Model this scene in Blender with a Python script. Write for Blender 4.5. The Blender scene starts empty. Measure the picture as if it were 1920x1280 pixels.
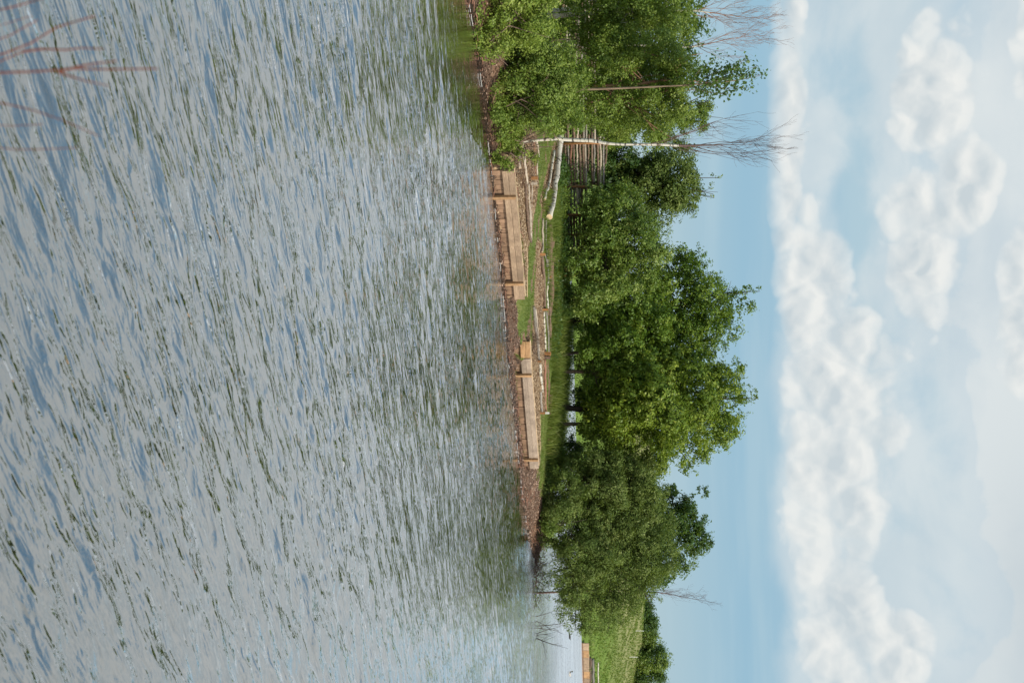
import bpy, math, random
import numpy as np
from mathutils import Vector, Matrix

C = bpy.context.scene.collection
S = bpy.context.scene
R = math.radians
rng = np.random.default_rng(7)
random.seed(7)

# ------------------------------------------------------------------ camera
FPX, CAMZ, PITCH = 2200.0, 2.9, math.atan(170 / 2200)
sp, cp = math.sin(PITCH), math.cos(PITCH)
cam = bpy.data.cameras.new('camera')
cam.sensor_fit = 'HORIZONTAL'; cam.sensor_width = 36.0; cam.lens = 36.0 * FPX / 1920
cam.clip_start = 0.1; cam.clip_end = 3000
cam.dof.use_dof = True; cam.dof.focus_distance = 38; cam.dof.aperture_fstop = 3.6
co = bpy.data.objects.new('camera', cam); C.objects.link(co)
# the photographer turned the camera on its side: picture-right is up in the place
mw = Matrix(((0, -1, 0, 0), (sp, 0, -cp, 0), (cp, 0, sp, CAMZ), (0, 0, 0, 1)))
co.matrix_world = mw
S.camera = co

# ------------------------------------------------------------------ sun, sky, exposure
SUN_EL, SUN_AZ = R(46), R(128)          # azimuth clockwise from +Y (the viewing direction)
sd_ = Vector((math.sin(SUN_AZ) * math.cos(SUN_EL), math.cos(SUN_AZ) * math.cos(SUN_EL), math.sin(SUN_EL)))
sl = bpy.data.lights.new('sun', 'SUN'); sl.energy = 4.6; sl.angle = R(0.6); sl.color = (1.0, 0.94, 0.84)
so = bpy.data.objects.new('sun', sl); C.objects.link(so)
so.rotation_euler = sd_.to_track_quat('Z', 'Y').to_euler()
S.view_settings.view_transform = 'Standard'; S.view_settings.look = 'None'
S.view_settings.exposure = 0; S.view_settings.gamma = 1; S.view_settings.use_curve_mapping = False

world = bpy.data.worlds.new('World'); S.world = world; world.use_nodes = True
nt = world.node_tree; nt.nodes.clear()
world.cycles.sampling_method = 'NONE'
class NB:
    """small node-building helper"""
    def __init__(s, t): s.t = t
    def n(s, typ, **kw):
        x = s.t.nodes.new(typ)
        for k, v in kw.items(): setattr(x, k, v)
        return x
    def put(s, inp, v):
        if hasattr(v, 'is_output') or isinstance(v, bpy.types.NodeSocket): s.t.links.new(v, inp)
        else: inp.default_value = v
    def m(s, op, a, b=None, c=None, clamp=False):
        x = s.n('ShaderNodeMath', operation=op, use_clamp=clamp); s.put(x.inputs[0], a)
        if b is not None: s.put(x.inputs[1], b)
        if c is not None: s.put(x.inputs[2], c)
        return x.outputs[0]
    def ss(s, v, a, b, c=0.0, d=1.0):
        x = s.n('ShaderNodeMapRange', interpolation_type='SMOOTHSTEP')
        for i, q in enumerate((v, a, b, c, d)): s.put(x.inputs[i], q)
        return x.outputs[0]
    def mix(s, f, a, b, blend='MIX'):
        x = s.n('ShaderNodeMix', data_type='RGBA', blend_type=blend)
        s.put(x.inputs[0], f); s.put(x.inputs[6], a); s.put(x.inputs[7], b)
        return x.outputs[2]
    def xyz(s, x_, y_, z_):
        x = s.n('ShaderNodeCombineXYZ'); s.put(x.inputs[0], x_); s.put(x.inputs[1], y_); s.put(x.inputs[2], z_)
        return x.outputs[0]
    def noise(s, vec, scale, detail=4, rough=0.5, dist=0.0, out=0):
        x = s.n('ShaderNodeTexNoise'); s.put(x.inputs['Vector'], vec)
        x.inputs['Scale'].default_value = scale; x.inputs['Detail'].default_value = detail
        x.inputs['Roughness'].default_value = rough; x.inputs['Distortion'].default_value = dist
        return x.outputs[out]
    def ramp(s, f, stops):
        x = s.n('ShaderNodeValToRGB'); s.put(x.inputs[0], f)
        e = x.color_ramp.elements
        while len(e) < len(stops): e.new(0.5)
        for i, (p, c_) in enumerate(stops): e[i].position = p; e[i].color = (*c_, 1)
        return x.outputs[0]

w = NB(nt)
tc = w.n('ShaderNodeTexCoord').outputs['Generated']
sep = w.n('ShaderNodeSeparateXYZ'); nt.links.new(tc, sep.inputs[0])
az = w.m('ARCTAN2', sep.outputs[0], sep.outputs[1])
el = w.m('ARCSINE', sep.outputs[2])
U = w.m('MULTIPLY', az, 22.0); E = w.m('MULTIPLY', el, 22.0)
sky = w.n('ShaderNodeTexSky', sky_type='NISHITA'); sky.sun_disc = False
sky.sun_elevation = SUN_EL; sky.sun_rotation = SUN_AZ
# clear sky: physical sky softened by thin haze that is pale at the horizon
STR = 0.10
def k(c_): return tuple(v / STR for v in c_) + (1,)
hz = w.ramp(w.m('MULTIPLY', E, 0.05, clamp=True), [(0.0, (.50, .63, .68)), (0.06, (.41, .575, .665)), (0.13, (.31, .52, .665)), (0.24, (.44, .61, .70)), (0.45, (.42, .60, .76)), (0.72, (.33, .63, .95)), (1.0, (.24, .54, .92))])
hzs = w.n('ShaderNodeVectorMath', operation='SCALE'); nt.links.new(hz, hzs.inputs[0]); hzs.inputs['Scale'].default_value = 1 / STR
clear = w.mix(0.9, sky.outputs[0], hzs.outputs[0])
# streaks of thin cloud low down
st = w.noise(w.xyz(w.m('MULTIPLY', U, .18), w.m('MULTIPLY', E, 1.6), 2.0), 1.0, 4, .5)
clear = w.mix(w.m('MULTIPLY', w.ss(st, .45, .72), .45), clear, k((.46, .62, .70)))
def cloudnoise(dE, z):
    v = w.xyz(w.m('MULTIPLY', U, .55), w.m('MULTIPLY', w.m('ADD', E, dE), .75), z)
    return w.noise(v, 1.0, 9, .50, .25)
n0 = cloudnoise(0.0, 3.3); n1 = cloudnoise(0.28, 3.3)
big_ = w.noise(w.xyz(w.m('MULTIPLY', U, .35), 0., 4.4), 1.0, 3, .5)
def bump(u, e, ru, re, amp):
    a = w.m('MULTIPLY', w.m('SUBTRACT', U, u), 1 / ru); b = w.m('MULTIPLY', w.m('SUBTRACT', E, e), 1 / re)
    q = w.m('ADD', w.m('MULTIPLY', a, a), w.m('MULTIPLY', b, b))
    return w.m('MULTIPLY', w.m('EXPONENT', w.m('MULTIPLY', q, -1.0)), amp)
# thin high veil with soft openings
acc = w.m('MULTIPLY', n0, 1.25)
for b in [(-4.5, 3.3, 5.0, .6, .22), (1.0, 4.2, 2.4, 1.2, .25), (5.0, 4.4, 2.4, 1.2, .25), (-3.6, 5.5, 2.4, 1.0, .2), (-5.2, 7.4, 2.4, 1.4, .3), (-1.0, 7.5, 3.0, .9, .3), (3.8, 7.6, 3.4, 1.0, .36), (-2.6, 4.5, 3.2, .35, -.30), (1.6, 6.2, 2.2, .6, -.24)]:
    acc = w.m('ADD', acc, bump(*b))
acc = w.m('ADD', acc, w.ss(E, 4.8, 8.5, 0.0, .34))
acc = w.m('SUBTRACT', acc, w.ss(w.m('ADD', E, w.m('MULTIPLY', U, -.16)), 11.6, 15.4, 0.0, .50))
acc = w.m('SUBTRACT', acc, w.ss(w.m('ADD', E, w.m('MULTIPLY', w.m('SUBTRACT', big_, .5), 1.2)), 2.3, 3.6, 0.75, 0.0))
mask = w.m('MAXIMUM', w.ss(acc, .70, .95, 0., .85), w.m('MULTIPLY', w.ss(acc, .34, .80, .0, .66), w.ss(E, 2.7, 3.5)))
big = w.noise(w.xyz(w.m('MULTIPLY', U, .22), w.m('MULTIPLY', E, .35), 9.1), 1.0, 3, .5)
veilc = w.mix(w.m('ADD', w.m('MULTIPLY', w.m('SUBTRACT', n0, n1), 2.0), w.ss(big, .35, .65), clamp=True), k((.63, .70, .735)), k((.78, .815, .81)))
veilc = w.mix(bump(5.0, 8.0, 3.0, 1.5, .8), veilc, k((.53, .59, .62)))
veilc = w.mix(w.ss(E, 7.0, 12.0), veilc, k((1.02, 1.03, 1.0)))
final = w.mix(mask, clear, veilc)
# heaped cumulus: rounded puffs on ellipses
def puffs(dE):
    v = w.xyz(U, w.m('MULTIPLY', w.m('ADD', E, dE), 1.15), 1.7)
    vd = w.n('ShaderNodeVectorMath', operation='MULTIPLY_ADD'); v2 = w.xyz(w.noise(v, 1.3, 2, .5), w.noise(v, 1.5, 2, .5), 0.)
    nt.links.new(v2, vd.inputs[0]); vd.inputs[1].default_value = (.7, .7, .7); nt.links.new(v, vd.inputs[2])
    vo = w.n('ShaderNodeTexVoronoi', feature='F1', voronoi_dimensions='2D'); nt.links.new(vd.outputs[0], vo.inputs['Vector']); vo.inputs['Scale'].default_value = 1.15
    vo.inputs['Detail'].default_value = 1.6; vo.inputs['Roughness'].default_value = .32; vo.inputs['Lacunarity'].default_value = 2.4
    return w.m('ADD', w.m('MULTIPLY', w.m('SUBTRACT', .45, vo.outputs['Distance']), .85), w.m('MULTIPLY', w.m('SUBTRACT', w.noise(v, .7, 5, .5), .5), 1.1))
p0 = puffs(0.0); p1 = puffs(.18)
def ell(u, e, ru, re):
    a = w.m('MULTIPLY', w.m('SUBTRACT', U, u), 1 / ru); b = w.m('SUBTRACT', E, e)
    b = w.m('MULTIPLY', b, w.m('ADD', 1 / re, w.m('MULTIPLY', w.m('LESS_THAN', b, 0.0), .25 / re)))   # flatter below
    return w.m('SUBTRACT', 1.0, w.m('ADD', w.m('MULTIPLY', a, a), w.m('MULTIPLY', b, b)))
fld = None
for e_ in [(-4.2, 3.25, 4.2, .42), (-.9, 3.75, 1.9, .8), (1.0, 4.2, 2.1, 1.35), (2.4, 4.1, 1.7, 1.2), (-4.4, 5.75, 1.7, 1.0), (-2.9, 6.3, 1.2, .7), (-1.9, 5.6, 1.9, 1.0),
           (4.9, 4.1, 1.9, .95), (5.6, 5.1, 1.0, .8), (-5.6, 7.6, 2.0, .9), (-.6, 7.4, 2.2, .7)]:
    x_ = ell(*e_); fld = x_ if fld is None else w.m('MAXIMUM', fld, x_)
fld = w.m('ADD', w.m('MAXIMUM', fld, -1.5), w.m('SUBTRACT', p0, .02))
m2 = w.m('MULTIPLY', w.m('MULTIPLY', w.ss(fld, .0, .30), w.ss(fld, .0, .9, .45, .94)), w.ss(E, 2.75, 3.45, .0, 1.0))
lt = w.m('ADD', w.m('MULTIPLY', w.m('SUBTRACT', p0, p1), 1.8), w.m('SUBTRACT', .68, w.ss(fld, .2, 1.4, .0, .42)), clamp=True)
cc2 = w.mix(lt, k((.58, .65, .685)), k((.86, .87, .845)))
final = w.mix(m2, final, cc2)
bg = w.n('ShaderNodeBackground'); nt.links.new(final, bg.inputs[0]); bg.inputs[1].default_value = STR
wo = w.n('ShaderNodeOutputWorld'); nt.links.new(bg.outputs[0], wo.inputs[0])

# ------------------------------------------------------------------ survey helpers
def P(x, y, D):
    """point of the place at distance D (along +Y) seen at picture position x, y"""
    a, b = (y - 640) / FPX, (x - 960) / FPX
    d = np.array([a, b * sp + cp, b * cp - sp]); d = d / d[1]
    return np.array([0, 0, CAMZ]) + d * D
SHORE = np.array([(-30, 4), (-16, 16), (-10.5, 21.5), (-8.2, 24.2), (-7.3, 25.3), (-6.66, 27.0), (-5.74, 28.6), (-5.08, 29.4), (-4.32, 30.6), (-2.9, 32.05), (-2.1, 33.1),
    (-1.1, 34.2), (0, 35.2), (1.34, 36.8), (2.8, 38.8), (4.25, 40.5), (5.6, 42.3), (7.5, 45.6), (8.9, 48.9), (9.5, 50.4), (9.7, 52.5), (9.4, 56), (6, 61), (0, 65), (-12, 67), (-40, 62)], float)
W1 = ((-4.48, 30.42), (-1.30, 34.82)); W2 = ((0.51, 37.5), (4.52, 42.25)); W2L = ((-0.02, 37.25), (0.50, 37.49))
def segdist(px, py, a, b):
    ax, ay = a; bx, by = b; dx, dy = bx - ax, by - ay
    t = np.clip(((px - ax) * dx + (py - ay) * dy) / (dx * dx + dy * dy), 0, 1)
    return np.hypot(px - ax - t * dx, py - ay - t * dy)
def inpoly(px, py, poly):
    ins = np.zeros(np.shape(px), bool); j = len(poly) - 1
    for i in range(len(poly)):
        xi, yi = poly[i]; xj, yj = poly[j]
        c_ = ((yi > py) != (yj > py)) & (px < (xj - xi) * (py - yi) / (yj - yi + 1e-12) + xi)
        ins ^= c_; j = i
    return ins
def shore_d(px, py):
    px = np.asarray(px, float); py = np.asarray(py, float)
    d = np.full(px.shape, 1e9)
    for i in range(len(SHORE) - 1): d = np.minimum(d, segdist(px, py, SHORE[i], SHORE[i + 1]))
    return np.where(inpoly(px, py, SHORE), d, -d)
_g = np.random.default_rng(3)
_wk = [(_g.uniform(.3, 3.5), _g.uniform(0, 6.28), _g.uniform(0, 6.28)) for _ in range(24)]
def rough(px, py, kk=_wk):
    s = 0
    for f, a, p in kk: s = s + np.sin((px * math.cos(a) + py * math.sin(a)) * f * 2.2 + p) / (1 + f)
    return s * .22
def walllocal(px, py, w_):
    (ax, ay), (bx, by) = w_; L = math.hypot(bx - ax, by - ay); dx, dy = (bx - ax) / L, (by - ay) / L
    return (px - ax) * dx + (py - ay) * dy, -(px - ax) * dy + (py - ay) * dx, L     # along, behind, length
def gz(px, py):
    px = np.asarray(px, float); py = np.asarray(py, float)
    d = shore_d(px, py) + .10 * rough(px * 2.3, py * 2.3)
    z = np.interp(d, [-8, -2, -.4, 0, .3, .7, 1.2, 2, 3.5, 6.5, 9, 12], [-2, -.6, -.12, 0, .07, .26, .42, .52, .66, .98, 1.15, 1.2])
    z = z + .045 * rough(px, py) * np.clip(d, 0, 1)
    for w_, top in ((W1, .56), (W2, .56), (W2L, .56)):
        a, b, L = walllocal(px, py, w_)
        on = np.clip((a + .05) / .05, 0, 1) * np.clip((L + .05 - a) / .05, 0, 1)
        f = np.interp(b, [0.0, .11, 1.5, 2.4], [0, 1, 1, 0])
        z = z * (1 - f * on) + (top + .012 * rough(px * 3, py * 3)) * f * on
        fr = (b < .06) & (b > -.9) & (on > .9)
        z = np.where(fr, np.minimum(z, .07 + .05 * rough(px, py)), z)
    return z
def hit(x, y, lift=0.0):
    D = 40.0
    for _ in range(14):
        p = P(x, y, D); g = float(gz(p[0], p[1])) + lift
        D = D * .4 + .6 * (D * (CAMZ - g) / max(1e-3, CAMZ - p[2]))
        D = min(max(D, 20), 60)
    p = P(x, y, D); p[2] = float(gz(p[0], p[1])); return p

# ------------------------------------------------------------------ mesh helpers
def link(o, parent=None):
    C.objects.link(o)
    if parent is not None: o.parent = parent
    return o
def npmesh(name, V, Q, mat, parent=None, attr=None, smooth=False, origin=None):
    """V (n,3), Q (m,4 or 3) index array"""
    V = np.asarray(V, float); Q = np.asarray(Q, np.int32)
    if origin is not None: V = V - np.asarray(origin)
    me = bpy.data.meshes.new(name); n, kq = len(Q), Q.shape[1]
    me.vertices.add(len(V)); me.vertices.foreach_set('co', V.astype(np.float32).ravel())
    me.loops.add(n * kq); me.loops.foreach_set('vertex_index', Q.ravel())
    me.polygons.add(n); me.polygons.foreach_set('loop_start', np.arange(0, n * kq, kq, dtype=np.int32))
    me.update(calc_edges=True)
    if smooth: me.polygons.foreach_set('use_smooth', np.ones(n, bool))
    if attr:
        for an, (dom, arr) in attr.items():
            if arr.ndim == 1:
                a = me.attributes.new(an, 'FLOAT', dom); a.data.foreach_set('value', arr.astype(np.float32))
            else:
                a = me.attributes.new(an, 'FLOAT_COLOR', dom); a.data.foreach_set('color', arr.astype(np.float32).ravel())
    me.materials.append(mat)
    o = bpy.data.objects.new(name, me)
    if origin is not None and parent is None: o.location = origin
    return link(o, parent)
class MB:
    def __init__(s): s.v = []; s.f = []
    def add(s, v, f):
        b = len(s.v); s.v += [tuple(map(float, q)) for q in v]; s.f += [tuple(i + b for i in q) for q in f]
    def box(s, c, sx, sy, sz, ax=(1, 0), bev=0.0, jit=0.0):
        """box with centre c, length sx along direction ax (xy), depth sy across it, height sz; chamfered long edges"""
        L = math.hypot(*ax); dx, dy = ax[0] / L, ax[1] / L
        b = bev; hy, hz_ = sy / 2, sz / 2
        prof = [(-hy + b, -hz_), (hy - b, -hz_), (hy, -hz_ + b), (hy, hz_ - b), (hy - b, hz_), (-hy + b, hz_), (-hy, hz_ - b), (-hy, -hz_ + b)] if b else [(-hy, -hz_), (hy, -hz_), (hy, hz_), (-hy, hz_)]
        n = len(prof); v = []
        for e in (-sx / 2, sx / 2):
            for (q, r_) in prof:
                j = random.uniform(-jit, jit)
                v.append((c[0] + dx * e - dy * (q + j), c[1] + dy * e + dx * (q + j), c[2] + r_ + j))
        f = [tuple(range(n))[::-1], tuple(range(n, 2 * n))] + [(i, (i + 1) % n, n + (i + 1) % n, n + i) for i in range(n)]
        s.add(v, f)
    def tube(s, pts, rad, sides=8, cap=True, wob=0.0):
        v, f = tube(pts, rad, sides, wob); s.add(v, f)
        if cap:
            n = len(pts); b = len(s.v) - n * sides
            s.f.append(tuple(b + i for i in range(sides))[::-1]); s.f.append(tuple(b + (n - 1) * sides + i for i in range(sides)))
    def build(s, name, mat, parent=None, smooth=False, origin=None):
        v = s.v
        if origin is not None: v = [(a - origin[0], b - origin[1], c - origin[2]) for a, b, c in v]
        me = bpy.data.meshes.new(name); me.from_pydata(v, [], s.f); me.update()
        for m_ in (mat if isinstance(mat, list) else [mat]): me.materials.append(m_)
        if smooth: me.polygons.foreach_set('use_smooth', [True] * len(me.polygons))
        o = bpy.data.objects.new(name, me)
        if origin is not None and parent is None: o.location = origin
        return link(o, parent)
def tube(pts, rad, sides=6, wob=0.0):
    pts = np.asarray(pts, float); n = len(pts)
    T = np.gradient(pts, axis=0) if n > 1 else np.array([[0, 0, 1.]])
    T /= np.linalg.norm(T, axis=1, keepdims=True) + 1e-9
    ref = np.array([0, 0, 1.]) if abs(T[:, 2]).mean() < .8 else np.array([1., 0, 0])
    A = np.cross(T, ref); A /= np.linalg.norm(A, axis=1, keepdims=True) + 1e-9; B = np.cross(T, A)
    th = np.linspace(0, 2 * np.pi, sides, endpoint=False)
    r_ = np.asarray(rad, float) * np.ones(n)
    rr = r_[:, None] * (1 + wob * rng.normal(size=(n, sides)))
    V = pts[:, None, :] + rr[..., None] * (np.cos(th)[None, :, None] * A[:, None, :] + np.sin(th)[None, :, None] * B[:, None, :])
    i = np.arange(n - 1)[:, None] * sides; j = np.arange(sides)[None, :]; j2 = (j + 1) % sides
    F = np.stack([i + j, i + j2, i + sides + j2, i + sides + j], -1).reshape(-1, 4)
    return V.reshape(-1, 3), F
class QB:
    """numpy quad batch"""
    def __init__(s): s.v = []; s.q = []; s.n = 0
    def tube(s, pts, rad, sides=4, wob=0.0):
        V, F = tube(pts, rad, sides, wob); s.v.append(V); s.q.append(F + s.n); s.n += len(V)
    def build(s, name, mat, parent=None, smooth=True, origin=None):
        return npmesh(name, np.concatenate(s.v), np.concatenate(s.q), mat, parent, smooth=smooth, origin=origin)
def smooth_pts(pts, n):
    pts = np.asarray(pts, float)
    if len(pts) < 3: return pts[0] + (pts[-1] - pts[0]) * np.linspace(0, 1, n)[:, None]
    d = np.r_[0, np.cumsum(np.linalg.norm(np.diff(pts, axis=0), axis=1))]; t = np.linspace(0, d[-1], n * 3)
    q = np.stack([np.interp(t, d, pts[:, i]) for i in range(3)], 1)
    ker = np.ones(5) / 5
    qq = np.pad(q, ((2, 2), (0, 0)), mode='edge')
    q2 = np.stack([np.convolve(qq[:, i], ker, 'valid') for i in range(3)], 1); q2[0] = q[0]; q2[-1] = q[-1]
    return q2[np.linspace(0, len(q2) - 1, n).astype(int)]
def tag(o, label=None, cat=None, group=None, kind=None):
    for k_, v in (('label', label), ('category', cat), ('group', group), ('kind', kind)):
        if v: o[k_] = v
    return o
def empty(name, loc):
    o = bpy.data.objects.new(name, None); o.location = loc; o.empty_display_size = .2; return link(o)

# ------------------------------------------------------------------ materials
def mat(name, fn):
    m = bpy.data.materials.new(name); m.use_nodes = True; t = m.node_tree; t.nodes.clear()
    b = NB(t); sh = fn(b); o = b.n('ShaderNodeOutputMaterial'); t.links.new(sh, o.inputs[0]); return m
def principled(b, col, rough_=.8, spec=.3, bumpv=None, bs=.4, bd=.02, **kw):
    p = b.n('ShaderNodeBsdfPrincipled'); b.put(p.inputs['Base Color'], col if not isinstance(col, tuple) else (*col, 1)[:4])
    b.put(p.inputs['Roughness'], rough_); p.inputs['Specular IOR Level'].default_value = spec
    if bumpv is not None:
        bp = b.n('ShaderNodeBump'); b.put(bp.inputs['Height'], bumpv); bp.inputs['Strength'].default_value = bs; bp.inputs['Distance'].default_value = bd
        b.t.links.new(bp.outputs[0], p.inputs['Normal'])
    for k_, v in kw.items(): b.put(p.inputs[k_], v)
    return p.outputs[0]
def leafmat(name, dark, mid, bright, gloss=.35, trans=.38):
    def fn(b):
        a = b.n('ShaderNodeAttribute', attribute_name='tint').outputs['Fac']
        col = b.ramp(a, [(0.0, dark), (0.5, mid), (1.0, bright)])
        pr = principled(b, col, .48, gloss)
        tr = b.n('ShaderNodeBsdfTranslucent')
        tcol = b.mix(.6, col, (.22, .30, .02, 1), 'MIX'); b.t.links.new(tcol, tr.inputs[0])
        mx = b.n('ShaderNodeMixShader'); mx.inputs[0].default_value = trans
        b.t.links.new(pr, mx.inputs[1]); b.t.links.new(tr.outputs[0], mx.inputs[2]); return mx.outputs[0]
    return mat(name, fn)
def objco(b): return b.n('ShaderNodeTexCoord').outputs['Object']
def woodmat(name, c1, c2, c3, grain=(1, 1, 12), rnd=.18):
    def fn(b):
        v = b.n('ShaderNodeNewGeometry').outputs['Position']
        oi = b.n('ShaderNodeObjectInfo').outputs['Random']
        mp = b.n('ShaderNodeMapping'); b.t.links.new(v, mp.inputs[0]); mp.inputs['Scale'].default_value = grain
        off = b.xyz(b.m('MULTIPLY', oi, 30.), 0., b.m('MULTIPLY', oi, 17.)); b.t.links.new(off, mp.inputs['Location'])
        g = b.noise(mp.outputs[0], 6, 6, .6, .4); st_ = b.noise(v, 1.7, 4, .6)
        col = b.ramp(g, [(.25, c1), (.5, c2), (.75, c3)])
        col = b.mix(b.m('MULTIPLY', b.ss(st_, .42, .70), .75), col, (*[q * .55 for q in c2], 1))
        hv = b.n('ShaderNodeHueSaturation'); b.t.links.new(col, hv.inputs['Color'])
        b.put(hv.inputs['Value'], b.m('ADD', b.m('MULTIPLY', oi, rnd * 2), 1 - rnd))
        return principled(b, hv.outputs[0], .8, .25, g, .5, .01)
    return mat(name, fn)
M = {}
M['leaf_big'] = leafmat('broad_green_leaf', (0.061, 0.122, 0.012), (0.128, 0.213, 0.022), (0.281, 0.354, 0.049))
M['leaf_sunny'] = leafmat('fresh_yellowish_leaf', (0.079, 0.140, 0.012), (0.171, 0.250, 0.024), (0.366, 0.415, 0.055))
M['leaf_yellow'] = leafmat('yellow_green_leaf', (0.073, 0.134, 0.017), (0.159, 0.238, 0.037), (0.366, 0.415, 0.110))
M['leaf_willow'] = leafmat('olive_willow_leaf', (.065, .100, .022), (.130, .185, .042), (.28, .32, .10), .15, .32)
M['leaf_dark'] = leafmat('dark_green_leaf', (0.037, 0.079, 0.018), (0.061, 0.122, 0.024), (0.122, 0.195, 0.044))
M['leaf_birch'] = leafmat('light_birch_leaf', (0.079, 0.134, 0.017), (0.165, 0.238, 0.034), (0.329, 0.390, 0.079))
M['leaf_shrub'] = leafmat('fresh_shrub_leaf', (0.098, 0.159, 0.018), (0.207, 0.281, 0.039), (0.415, 0.464, 0.110))
def barkf(c1, c2, sc=9, zs=.25):
    def fn(b):
        v = b.n('ShaderNodeNewGeometry').outputs['Position']
        mp = b.n('ShaderNodeMapping'); b.t.links.new(v, mp.inputs[0]); mp.inputs['Scale'].default_value = (1, 1, zs)
        oi = b.n('ShaderNodeObjectInfo').outputs['Random']
        g = b.noise(mp.outputs[0], sc, 6, .65, .6)
        hv = b.n('ShaderNodeHueSaturation'); b.t.links.new(b.ramp(g, [(.3, c1), (.7, c2)]), hv.inputs['Color'])
        b.put(hv.inputs['Value'], b.m('ADD', b.m('MULTIPLY', oi, .5), .75))
        return principled(b, hv.outputs[0], .9, .2, g, .8, .03)
    return fn
M['bark'] = mat('dark_bark', barkf((.035, .025, .018), (.10, .075, .055)))
M['bark_tan'] = mat('tan_bark', barkf((.16, .11, .07), (.33, .24, .16)))
M['bark_grey'] = mat('grey_log_bark', barkf((.11, .095, .08), (.34, .30, .25), 12, 1))
M['bark_brown'] = mat('brown_log_bark', barkf((.08, .055, .04), (.24, .16, .11), 12, 1))
M['bark_red'] = mat('reddish_log_bark', barkf((.16, .075, .05), (.36, .19, .12), 12, 1))
M['bark_pale'] = mat('pale_log_bark', barkf((.28, .22, .16), (.52, .44, .34), 12, 1))
M['twig'] = mat('bare_twig_bark', barkf((.09, .055, .045), (.20, .13, .11)))
M['twig_rust'] = mat('rust_birch_bark', barkf((.22, .10, .06), (.42, .24, .16)))
def birchf(vertical):
    def fn(b):
        v = b.n('ShaderNodeNewGeometry').outputs['Position']
        mp = b.n('ShaderNodeMapping'); b.t.links.new(v, mp.inputs[0])
        mp.inputs['Scale'].default_value = (3, 3, 16) if vertical else (9, 9, 5)
        a = b.noise(mp.outputs[0], 1.0, 5, .6, .3); bb = b.noise(v, 2.4, 3, .6)
        col = b.mix(b.ss(a, .52, .62), (.52, .475, .385, 1), (.05, .04, .03, 1))
        col = b.mix(b.m('MULTIPLY', b.ss(bb, .5, .75), .6), col, (.42, .30, .20, 1))
        return principled(b, col, .7, .3, a, .4, .02)
    return fn
M['birch'] = mat('white_birch_bark', birchf(True)); M['birch_log'] = mat('white_birch_log_bark', birchf(False))
M['plank'] = woodmat('sawn_softwood', (.19, .125, .078), (.32, .22, .14), (.44, .32, .215), (1.2, 1.2, 9))
M['plank_grey'] = woodmat('weathered_softwood', (.20, .15, .11), (.33, .25, .185), (.44, .35, .26), (1.2, 1.2, 9))
M['plank_fresh'] = woodmat('fresh_orange_timber', (.27, .145, .065), (.38, .22, .105), (.48, .30, .155), (1, 1, 3))
M['pile'] = woodmat('wet_stained_board', (.17, .10, .06), (.27, .165, .10), (.36, .23, .15), (5, 5, .8))
M['stake'] = woodmat('orange_stake_wood', (.22, .095, .035), (.32, .15, .055), (.40, .21, .09), (3, 3, 1))
M['cut'] = woodmat('pale_cut_wood', (.45, .30, .16), (.60, .43, .26), (.72, .56, .38))
M['white'] = mat('white_painted_wood', lambda b: principled(b, (.72, .70, .64), .6))
M['redtwig'] = mat('red_dogwood_bark', lambda b: principled(b, (.20, .065, .045), .5, .3))
M['grassblade'] = leafmat('grass_blade', (.085, .12, .020), (.155, .20, .034), (.32, .30, .09), .2, .3)
M['meadowblade'] = leafmat('meadow_blade', (.10, .16, .025), (.17, .23, .04), (.30, .29, .10), .2, .3)
M['chip'] = mat('wood_chip', lambda b: principled(b, b.ramp(b.n('ShaderNodeAttribute', attribute_name='tint').outputs['Fac'], [(0, (.16, .09, .05)), (.5, (.40, .27, .15)), (1, (.62, .47, .30))]), .8))
M['litter'] = mat('leaf_litter', lambda b: principled(b, b.ramp(b.n('ShaderNodeAttribute', attribute_name='tint').outputs['Fac'], [(0, (.09, .045, .028)), (.5, (.29, .165, .105)), (1, (.56, .40, .29))]), .75))
M['foam'] = mat('pale_scum_foam', lambda b: principled(b, (.62, .60, .55), .7))
def groundf(b):
    v = b.n('ShaderNodeNewGeometry').outputs['Position']
    a = b.n('ShaderNodeAttribute', attribute_name='cover').outputs['Color']
    s_ = b.n('ShaderNodeSeparateColor'); b.t.links.new(a, s_.inputs[0])
    n1_ = b.noise(v, 1.3, 6, .6); n2_ = b.noise(v, 14, 6, .7); n3_ = b.noise(v, 55, 3, .6)
    grass = b.ramp(n1_, [(.3, (.08, .115, .022)), (.55, (.135, .165, .035)), (.72, (.24, .20, .08))])
    mud = b.ramp(n2_, [(.3, (.04, .024, .016)), (.5, (.10, .060, .038)), (.7, (.20, .13, .085))])
    chip = b.ramp(n3_, [(.3, (.20, .125, .065)), (.5, (.36, .245, .14)), (.68, (.55, .41, .26))])
    dirt = b.ramp(n2_, [(.3, (.13, .075, .045)), (.7, (.26, .16, .10))])
    col = b.mix(b.ss(s_.outputs[0], .35, .65), mud, grass)
    col = b.mix(b.ss(s_.outputs[1], .35, .65), col, chip)
    col = b.mix(b.ss(s_.outputs[2], .35, .65), col, dirt)
    z_ = b.n('ShaderNodeSeparateXYZ'); b.t.links.new(v, z_.inputs[0])
    wet = b.ss(b.m('ADD', z_.outputs[2], b.m('MULTIPLY', n1_, .06)), .05, .13, 1.0, 0.0)
    col = b.mix(wet, col, (.035, .024, .016, 1))
    return principled(b, col, b.ss(wet, 0, 1, .9, .4), .2, n2_, .7, .05)
M['ground'] = mat('bank_ground', groundf)
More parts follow.
